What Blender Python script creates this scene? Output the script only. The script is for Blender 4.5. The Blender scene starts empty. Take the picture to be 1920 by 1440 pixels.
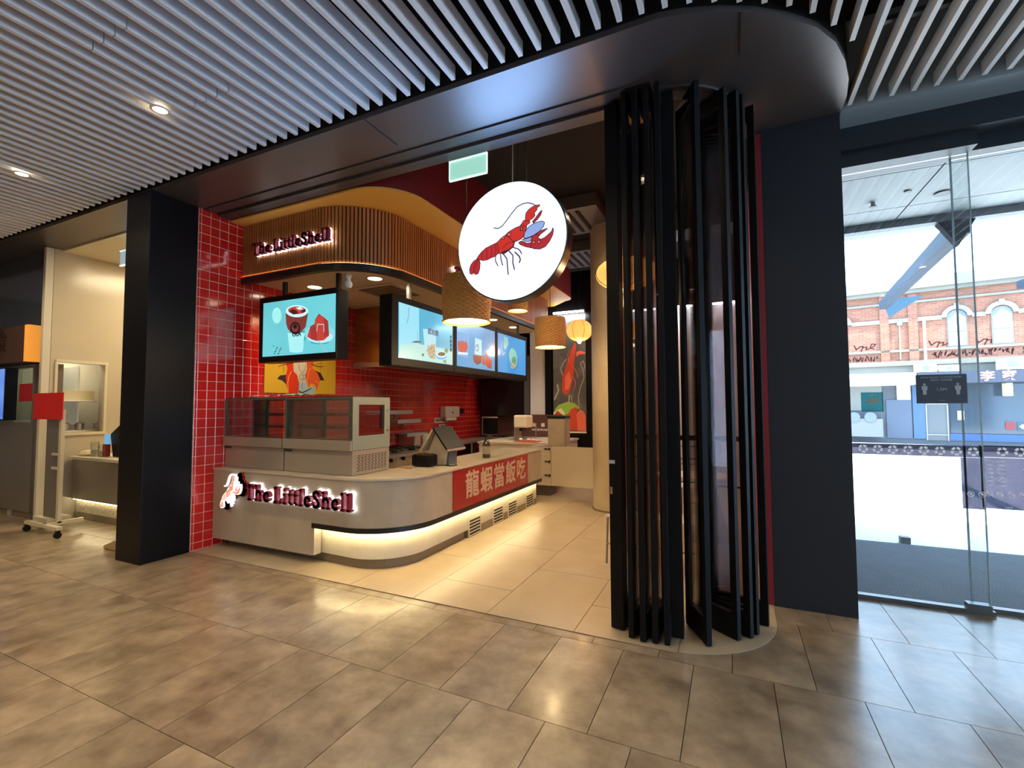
import bpy, bmesh, math, random
from mathutils import Vector, Matrix
random.seed(7)
S = bpy.context.scene
COL = S.collection
PI = math.pi
# ---------------------------------------------------------------- camera
cam = bpy.data.cameras.new('camera'); co = bpy.data.objects.new('camera', cam); COL.objects.link(co)
cam.sensor_width = 36; cam.lens = 36 * 877.99 / 1920; cam.clip_start = 0.02; cam.clip_end = 300
def _rot(y, p, r):
    B_ = Matrix(((1,0,0),(0,0,-1),(0,1,0)))
    Rz = Matrix.Rotation(y, 3, 'Z'); Rx = Matrix.Rotation(p, 3, 'X'); Rr = Matrix.Rotation(r, 3, 'Z')
    return Rr @ Rx @ B_ @ Rz
_M = _rot(-0.43826934, -0.04679568, -0.00451686)      # world -> view (x right, y down, z forward)
_W = Matrix((_M[0], -_M[1], -_M[2])).transposed()
co.matrix_world = Matrix.Translation((0, 0, 1.6)) @ _W.to_4x4()
S.camera = co
# ---------------------------------------------------------------- colour management, world, sun
S.view_settings.view_transform = 'Standard'; S.view_settings.look = 'None'
S.view_settings.exposure = 0.22; S.view_settings.gamma = 1.0
try: S.view_settings.use_curve_mapping = False
except Exception: pass
S.cycles.max_bounces = 8; S.cycles.transparent_max_bounces = 32; S.cycles.diffuse_bounces = 4; S.cycles.glossy_bounces = 4
S.cycles.sample_clamp_indirect = 6; S.cycles.caustics_reflective = False; S.cycles.caustics_refractive = False
S.cycles.use_denoising = True
w = bpy.data.worlds.new('sky'); S.world = w; w.use_nodes = True
w.node_tree.nodes['Background'].inputs[0].default_value = (0.47, 0.71, 1.0, 1)
w.node_tree.nodes['Background'].inputs[1].default_value = 9.0
sl = bpy.data.lights.new('sun', 'SUN'); sl.energy = 22; sl.angle = 0.009; sl.color = (1, .95, .88)
so = bpy.data.objects.new('sun', sl); COL.objects.link(so)
so.rotation_euler = Vector((0.42, -0.27, 0.86)).to_track_quat('Z', 'Y').to_euler()
# ---------------------------------------------------------------- materials
MATS = {}
def mat(name, c=(.5,.5,.5), rough=.5, metal=0, noise=None, bump=None, emit=0, ecol=None, coat=0, spec=.5, stretch=(1,1,1), world=False):
    """noise = (second colour, scale, detail, lo, hi); bump = (scale, strength)"""
    if name in MATS: return MATS[name]
    m = bpy.data.materials.new(name); m.use_nodes = True; MATS[name] = m
    nt = m.node_tree; b = nt.nodes['Principled BSDF']
    b.inputs['Base Color'].default_value = (*c, 1); b.inputs['Roughness'].default_value = rough
    b.inputs['Metallic'].default_value = metal; b.inputs['Specular IOR Level'].default_value = spec
    if coat: b.inputs['Coat Weight'].default_value = coat; b.inputs['Coat Roughness'].default_value = .12
    if emit:
        b.inputs['Emission Color'].default_value = (*(ecol or c), 1); b.inputs['Emission Strength'].default_value = emit
    if noise or bump:
        g = nt.nodes.new('ShaderNodeNewGeometry') if world else nt.nodes.new('ShaderNodeTexCoord')
        oi = nt.nodes.new('ShaderNodeObjectInfo'); ml = nt.nodes.new('ShaderNodeMath'); ml.operation = 'MULTIPLY'; ml.inputs[1].default_value = 0 if world else 57
        nt.links.new(oi.outputs['Random'], ml.inputs[0])
        mp = nt.nodes.new('ShaderNodeMapping'); mp.inputs['Scale'].default_value = stretch
        nt.links.new(g.outputs['Position' if world else 'Object'], mp.inputs['Vector']); nt.links.new(ml.outputs[0], mp.inputs['Location'])
        if noise:
            c2, sc, det, lo, hi = noise
            n = nt.nodes.new('ShaderNodeTexNoise'); n.inputs['Scale'].default_value = sc; n.inputs['Detail'].default_value = det; n.inputs['Roughness'].default_value = .62
            r = nt.nodes.new('ShaderNodeValToRGB'); r.color_ramp.elements[0].position = lo; r.color_ramp.elements[1].position = hi
            r.color_ramp.elements[0].color = (*c, 1); r.color_ramp.elements[1].color = (*c2, 1)
            nt.links.new(mp.outputs[0], n.inputs['Vector']); nt.links.new(n.outputs[0], r.inputs[0]); nt.links.new(r.outputs[0], b.inputs['Base Color'])
        if bump:
            n2 = nt.nodes.new('ShaderNodeTexNoise'); n2.inputs['Scale'].default_value = bump[0]; n2.inputs['Detail'].default_value = 4
            bp = nt.nodes.new('ShaderNodeBump'); bp.inputs['Strength'].default_value = bump[1]; bp.inputs['Distance'].default_value = .01
            nt.links.new(mp.outputs[0], n2.inputs['Vector']); nt.links.new(n2.outputs[0], bp.inputs['Height']); nt.links.new(bp.outputs[0], b.inputs['Normal'])
    return m
def glass(name, tint=(.93,.96,.96), gl=.06, rough=0.0):
    if name in MATS: return MATS[name]
    m = bpy.data.materials.new(name); m.use_nodes = True; MATS[name] = m; nt = m.node_tree
    nt.nodes.remove(nt.nodes['Principled BSDF']); out = nt.nodes['Material Output']
    t = nt.nodes.new('ShaderNodeBsdfTransparent'); t.inputs[0].default_value = (*tint, 1)
    g = nt.nodes.new('ShaderNodeBsdfGlossy'); g.inputs['Roughness'].default_value = rough; g.inputs[0].default_value = (1,1,1,1)
    lw = nt.nodes.new('ShaderNodeLayerWeight'); lw.inputs[0].default_value = .35
    mr = nt.nodes.new('ShaderNodeMapRange'); mr.inputs['To Min'].default_value = gl; mr.inputs['To Max'].default_value = .75
    mx = nt.nodes.new('ShaderNodeMixShader')
    nt.links.new(lw.outputs['Fresnel'], mr.inputs[0]); nt.links.new(mr.outputs[0], mx.inputs[0]); nt.links.new(t.outputs[0], mx.inputs[1]); nt.links.new(g.outputs[0], mx.inputs[2]); nt.links.new(mx.outputs[0], out.inputs[0])
    return m
# ---------------------------------------------------------------- mesh builder
class B:
    def __init__(s): s.v = []; s.f = []; s.mi = []; s.cur = 0; s.sm = False
    def face(s, idx): s.f.append(idx); s.mi.append(s.cur)
    def box(s, x0, y0, z0, x1, y1, z1):
        if x0 > x1: x0, x1 = x1, x0
        if y0 > y1: y0, y1 = y1, y0
        if z0 > z1: z0, z1 = z1, z0
        n = len(s.v)
        s.v += [(x0,y0,z0),(x1,y0,z0),(x1,y1,z0),(x0,y1,z0),(x0,y0,z1),(x1,y0,z1),(x1,y1,z1),(x0,y1,z1)]
        for q in ((0,3,2,1),(4,5,6,7),(0,1,5,4),(1,2,6,5),(2,3,7,6),(3,0,4,7)): s.face([n+i for i in q])
        return s
    def cbox(s, cx, cy, cz, dx, dy, dz): return s.box(cx-dx/2, cy-dy/2, cz-dz/2, cx+dx/2, cy+dy/2, cz+dz/2)
    def bbox_(s, x0, y0, z0, x1, y1, z1, c=.003, side='X+'):
        """box whose outer face is pillowed by a chamfer c (tiles)"""
        s.box(x0,y0,z0,x1,y1,z1); return s
    def prism(s, pts, d0, d1, ax='Z', base=0, sgn=1):
        n = len(s.v); k = len(pts)
        def mp(a, b, d):
            d = base + sgn*d
            return (a, b, d) if ax == 'Z' else ((a, d, b) if ax == 'Y' else (d, a, b))
        s.v += [mp(a, b, d0) for a, b in pts] + [mp(a, b, d1) for a, b in pts]
        s.face(list(range(n, n+k))[::-1]); s.face(list(range(n+k, n+2*k)))
        for i in range(k):
            j = (i+1) % k; s.face([n+i, n+j, n+k+j, n+k+i])
        return s
    def stroke(s, pl, wd, d0, d1, ax='Y', base=0, sgn=1, cap=True):
        for (a, b), (c, d) in zip(pl[:-1], pl[1:]):
            L = math.hypot(c-a, d-b)
            if L < 1e-6: continue
            tx, ty = (c-a)/L, (d-b)/L; nx, ny = -ty*wd/2, tx*wd/2; e = wd*.5
            if cap:
                pts = []
                for t in range(6):
                    an = -PI/2 + PI*t/5; pts.append((c + math.cos(an)*tx*e + math.sin(an)*nx, d + math.cos(an)*ty*e + math.sin(an)*ny))
                for t in range(6):
                    an = PI/2 + PI*t/5; pts.append((a + math.cos(an)*tx*e + math.sin(an)*nx, b + math.cos(an)*ty*e + math.sin(an)*ny))
            else: pts = [(a+nx,b+ny),(c+nx,d+ny),(c-nx,d-ny),(a-nx,b-ny)]
            s.prism(pts, d0, d1, ax, base, sgn)
        return s
    def tube(s, path, r, n=8, closed=False):
        P = [Vector(p) for p in path]; k = len(P); st = len(s.v); rr = r if isinstance(r, (list, tuple)) else [r]*k
        up = Vector((0,0,1))
        for i, p in enumerate(P):
            t = (P[(i+1) % k] - P[i-1]) if closed else (P[min(i+1,k-1)] - P[max(i-1,0)])
            t.normalize()
            a = t.cross(up)
            if a.length < .05: a = t.cross(Vector((0,1,0)))
            a.normalize(); b = t.cross(a)
            for j in range(n):
                an = 2*PI*j/n; s.v.append(tuple(p + (a*math.cos(an) + b*math.sin(an))*rr[i]))
        for i in range(k if closed else k-1):
            i2 = (i+1) % k
            for j in range(n):
                j2 = (j+1) % n; s.face([st+i*n+j, st+i*n+j2, st+i2*n+j2, st+i2*n+j])
        if not closed:
            s.face([st+j for j in range(n)]); s.face([st+(k-1)*n+j for j in range(n)][::-1])
        return s
    def lathe(s, prof, cx=0, cy=0, n=20, cap=True, mod=None):
        st = len(s.v); k = len(prof)
        for i, (r, z) in enumerate(prof):
            for j in range(n):
                an = 2*PI*j/n; q = r*(mod(i, j) if mod else 1)
                s.v.append((cx+q*math.cos(an), cy+q*math.sin(an), z))
        for i in range(k-1):
            for j in range(n):
                j2 = (j+1) % n; s.face([st+i*n+j, st+i*n+j2, st+(i+1)*n+j2, st+(i+1)*n+j])
        if cap:
            s.face([st+j for j in range(n)][::-1]); s.face([st+(k-1)*n+j for j in range(n)])
        return s
    def cyl(s, cx, cy, z0, z1, r, n=16): return s.lathe([(r,z0),(r,z1)], cx, cy, n)
    def ycyl(s, cx, cz, y0, y1, r, n=16):
        st = len(s.v); s.cyl(0,0,0,1,r,n)
        for i in range(st, len(s.v)):
            x, y, z = s.v[i]; s.v[i] = (cx+x, y0+(y1-y0)*z, cz+y)
        return s
    def xcyl(s, cy, cz, x0, x1, r, n=16):
        st = len(s.v); s.cyl(0,0,0,1,r,n)
        for i in range(st, len(s.v)):
            x, y, z = s.v[i]; s.v[i] = (x0+(x1-x0)*z, cy+x, cz+y)
        return s
    def xf(s, m, st=0):
        for i in range(st, len(s.v)): s.v[i] = tuple(m @ Vector(s.v[i]))
        return s
    def mesh(s, name, mats, smooth=False, bevel=0):
        me = bpy.data.meshes.new(name); me.from_pydata(s.v, [], s.f)
        if not isinstance(mats, (list, tuple)): mats = [mats]
        for m in mats: me.materials.append(m)
        for p, i in zip(me.polygons, s.mi): p.material_index = i
        bm = bmesh.new(); bm.from_mesh(me)
        bmesh.ops.recalc_face_normals(bm, faces=bm.faces[:])
        if bevel: 
            bmesh.ops.bevel(bm, geom=bm.edges[:], offset=bevel, segments=2, affect='EDGES', profile=.6)
        bm.to_mesh(me); bm.free()
        if smooth:
            for p in me.polygons: p.use_smooth = True
            try: me.set_sharp_from_angle(angle=math.radians(40))
            except Exception: pass
        return me
    def build(s, name, mats, parent=None, loc=None, smooth=False, bevel=0):
        return put(name, s.mesh(name, mats, smooth, bevel), parent, loc)
def put(name, me, parent=None, loc=None, rz=0):
    o = bpy.data.objects.new(name, me); COL.objects.link(o)
    if parent:
        o.parent = parent
        if loc is None: # geometry given in world coordinates
            o.location = -parent.location
            if parent.parent: o.location = -(parent.location + parent.parent.location)
    if loc is not None: o.location = loc
    if rz: o.rotation_euler.z = rz
    return o
def tag(o, label=None, cat=None, group=None, kind=None):
    if label: o['label'] = label
    if cat: o['category'] = cat
    if group: o['group'] = group
    if kind: o['kind'] = kind
    return o
def thing(name, label, cat, loc=(0,0,0), group=None, rz=0):
    o = bpy.data.objects.new(name, None); COL.objects.link(o); o.location = loc; o.rotation_euler.z = rz; o.empty_display_size = .05
    return tag(o, label, cat, group)
def struct(name, label=None, loc=(0,0,0)):
    o = bpy.data.objects.new(name, None); COL.objects.link(o); o.location = loc; o.empty_display_size = .05
    return tag(o, label, None, None, 'structure')
def local(name, me, parent):
    o = bpy.data.objects.new(name, me); COL.objects.link(o); o.parent = parent; return o
def copy_tree(root, loc, rz=0, label=None):
    r = root.copy(); COL.objects.link(r); r.location = loc; r.rotation_euler.z = rz
    if label: r['label'] = label
    for ch in list(root.children):
        c = ch.copy(); COL.objects.link(c); c.parent = r
        for g in ch.children:
            d = g.copy(); COL.objects.link(d); d.parent = c
    return r
def text_mesh(txt, size, ext=.001, m=None, bold=0, align='CENTER', sx=1, flip=False, fat=0):
    cu = bpy.data.curves.new('txt', 'FONT'); cu.body = txt; cu.size = size; cu.extrude = ext; cu.offset = bold; cu.align_x = align; cu.align_y = 'CENTER'; cu.resolution_u = 3
    o = bpy.data.objects.new('txt', cu); me = bpy.data.meshes.new_from_object(o); bpy.data.objects.remove(o)
    for v in me.vertices: v.co.x *= sx * (-1 if flip else 1)
    if fat:      # heavier strokes: the glyph repeated a little to each side
        bm = bmesh.new()
        for k, (dx, dy) in enumerate(((0,0),(1,0),(-1,0),(0,1),(0,-1),(.7,.7),(-.7,-.7),(.7,-.7),(-.7,.7))):
            m2 = me.copy(); m2.transform(Matrix.Translation((dx*fat, dy*fat, k*.00004))); bm.from_mesh(m2); bpy.data.meshes.remove(m2)
        bm.to_mesh(me); bm.free()
    if m: me.materials.clear(); me.materials.append(m)
    return me
def text_obj(name, txt, size, m, parent, pos, face='Y', **k):
    me = text_mesh(txt, size, m=m, **k)
    R = Matrix.Rotation(PI/2, 4, 'X')
    if face == 'X': R = Matrix.Rotation(PI/2, 4, 'Z') @ R
    if isinstance(face, (int, float)): R = Matrix.Rotation(face, 4, 'Z') @ R
    me.transform(Matrix.Translation(pos) @ R)
    return put(name, me, parent)
def lamp(kind, name, loc, power, color, parent=None, size=.1, rot=None, spot=None, blend=.5, sy=None):
    l = bpy.data.lights.new(name, kind); l.energy = power; l.color = color
    if kind == 'AREA':
        l.size = size
        if sy: l.shape = 'RECTANGLE'; l.size_y = sy
        else: l.shape = 'DISK'
    elif kind == 'SPOT': l.spot_size = spot or 2.2; l.spot_blend = blend; l.shadow_soft_size = size
    else: l.shadow_soft_size = size
    o = bpy.data.objects.new(name, l); COL.objects.link(o); o.location = loc
    if rot: o.rotation_euler = rot
    if parent: o.parent = parent; o.location = Vector(loc) - parent.location
    return o
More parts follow.
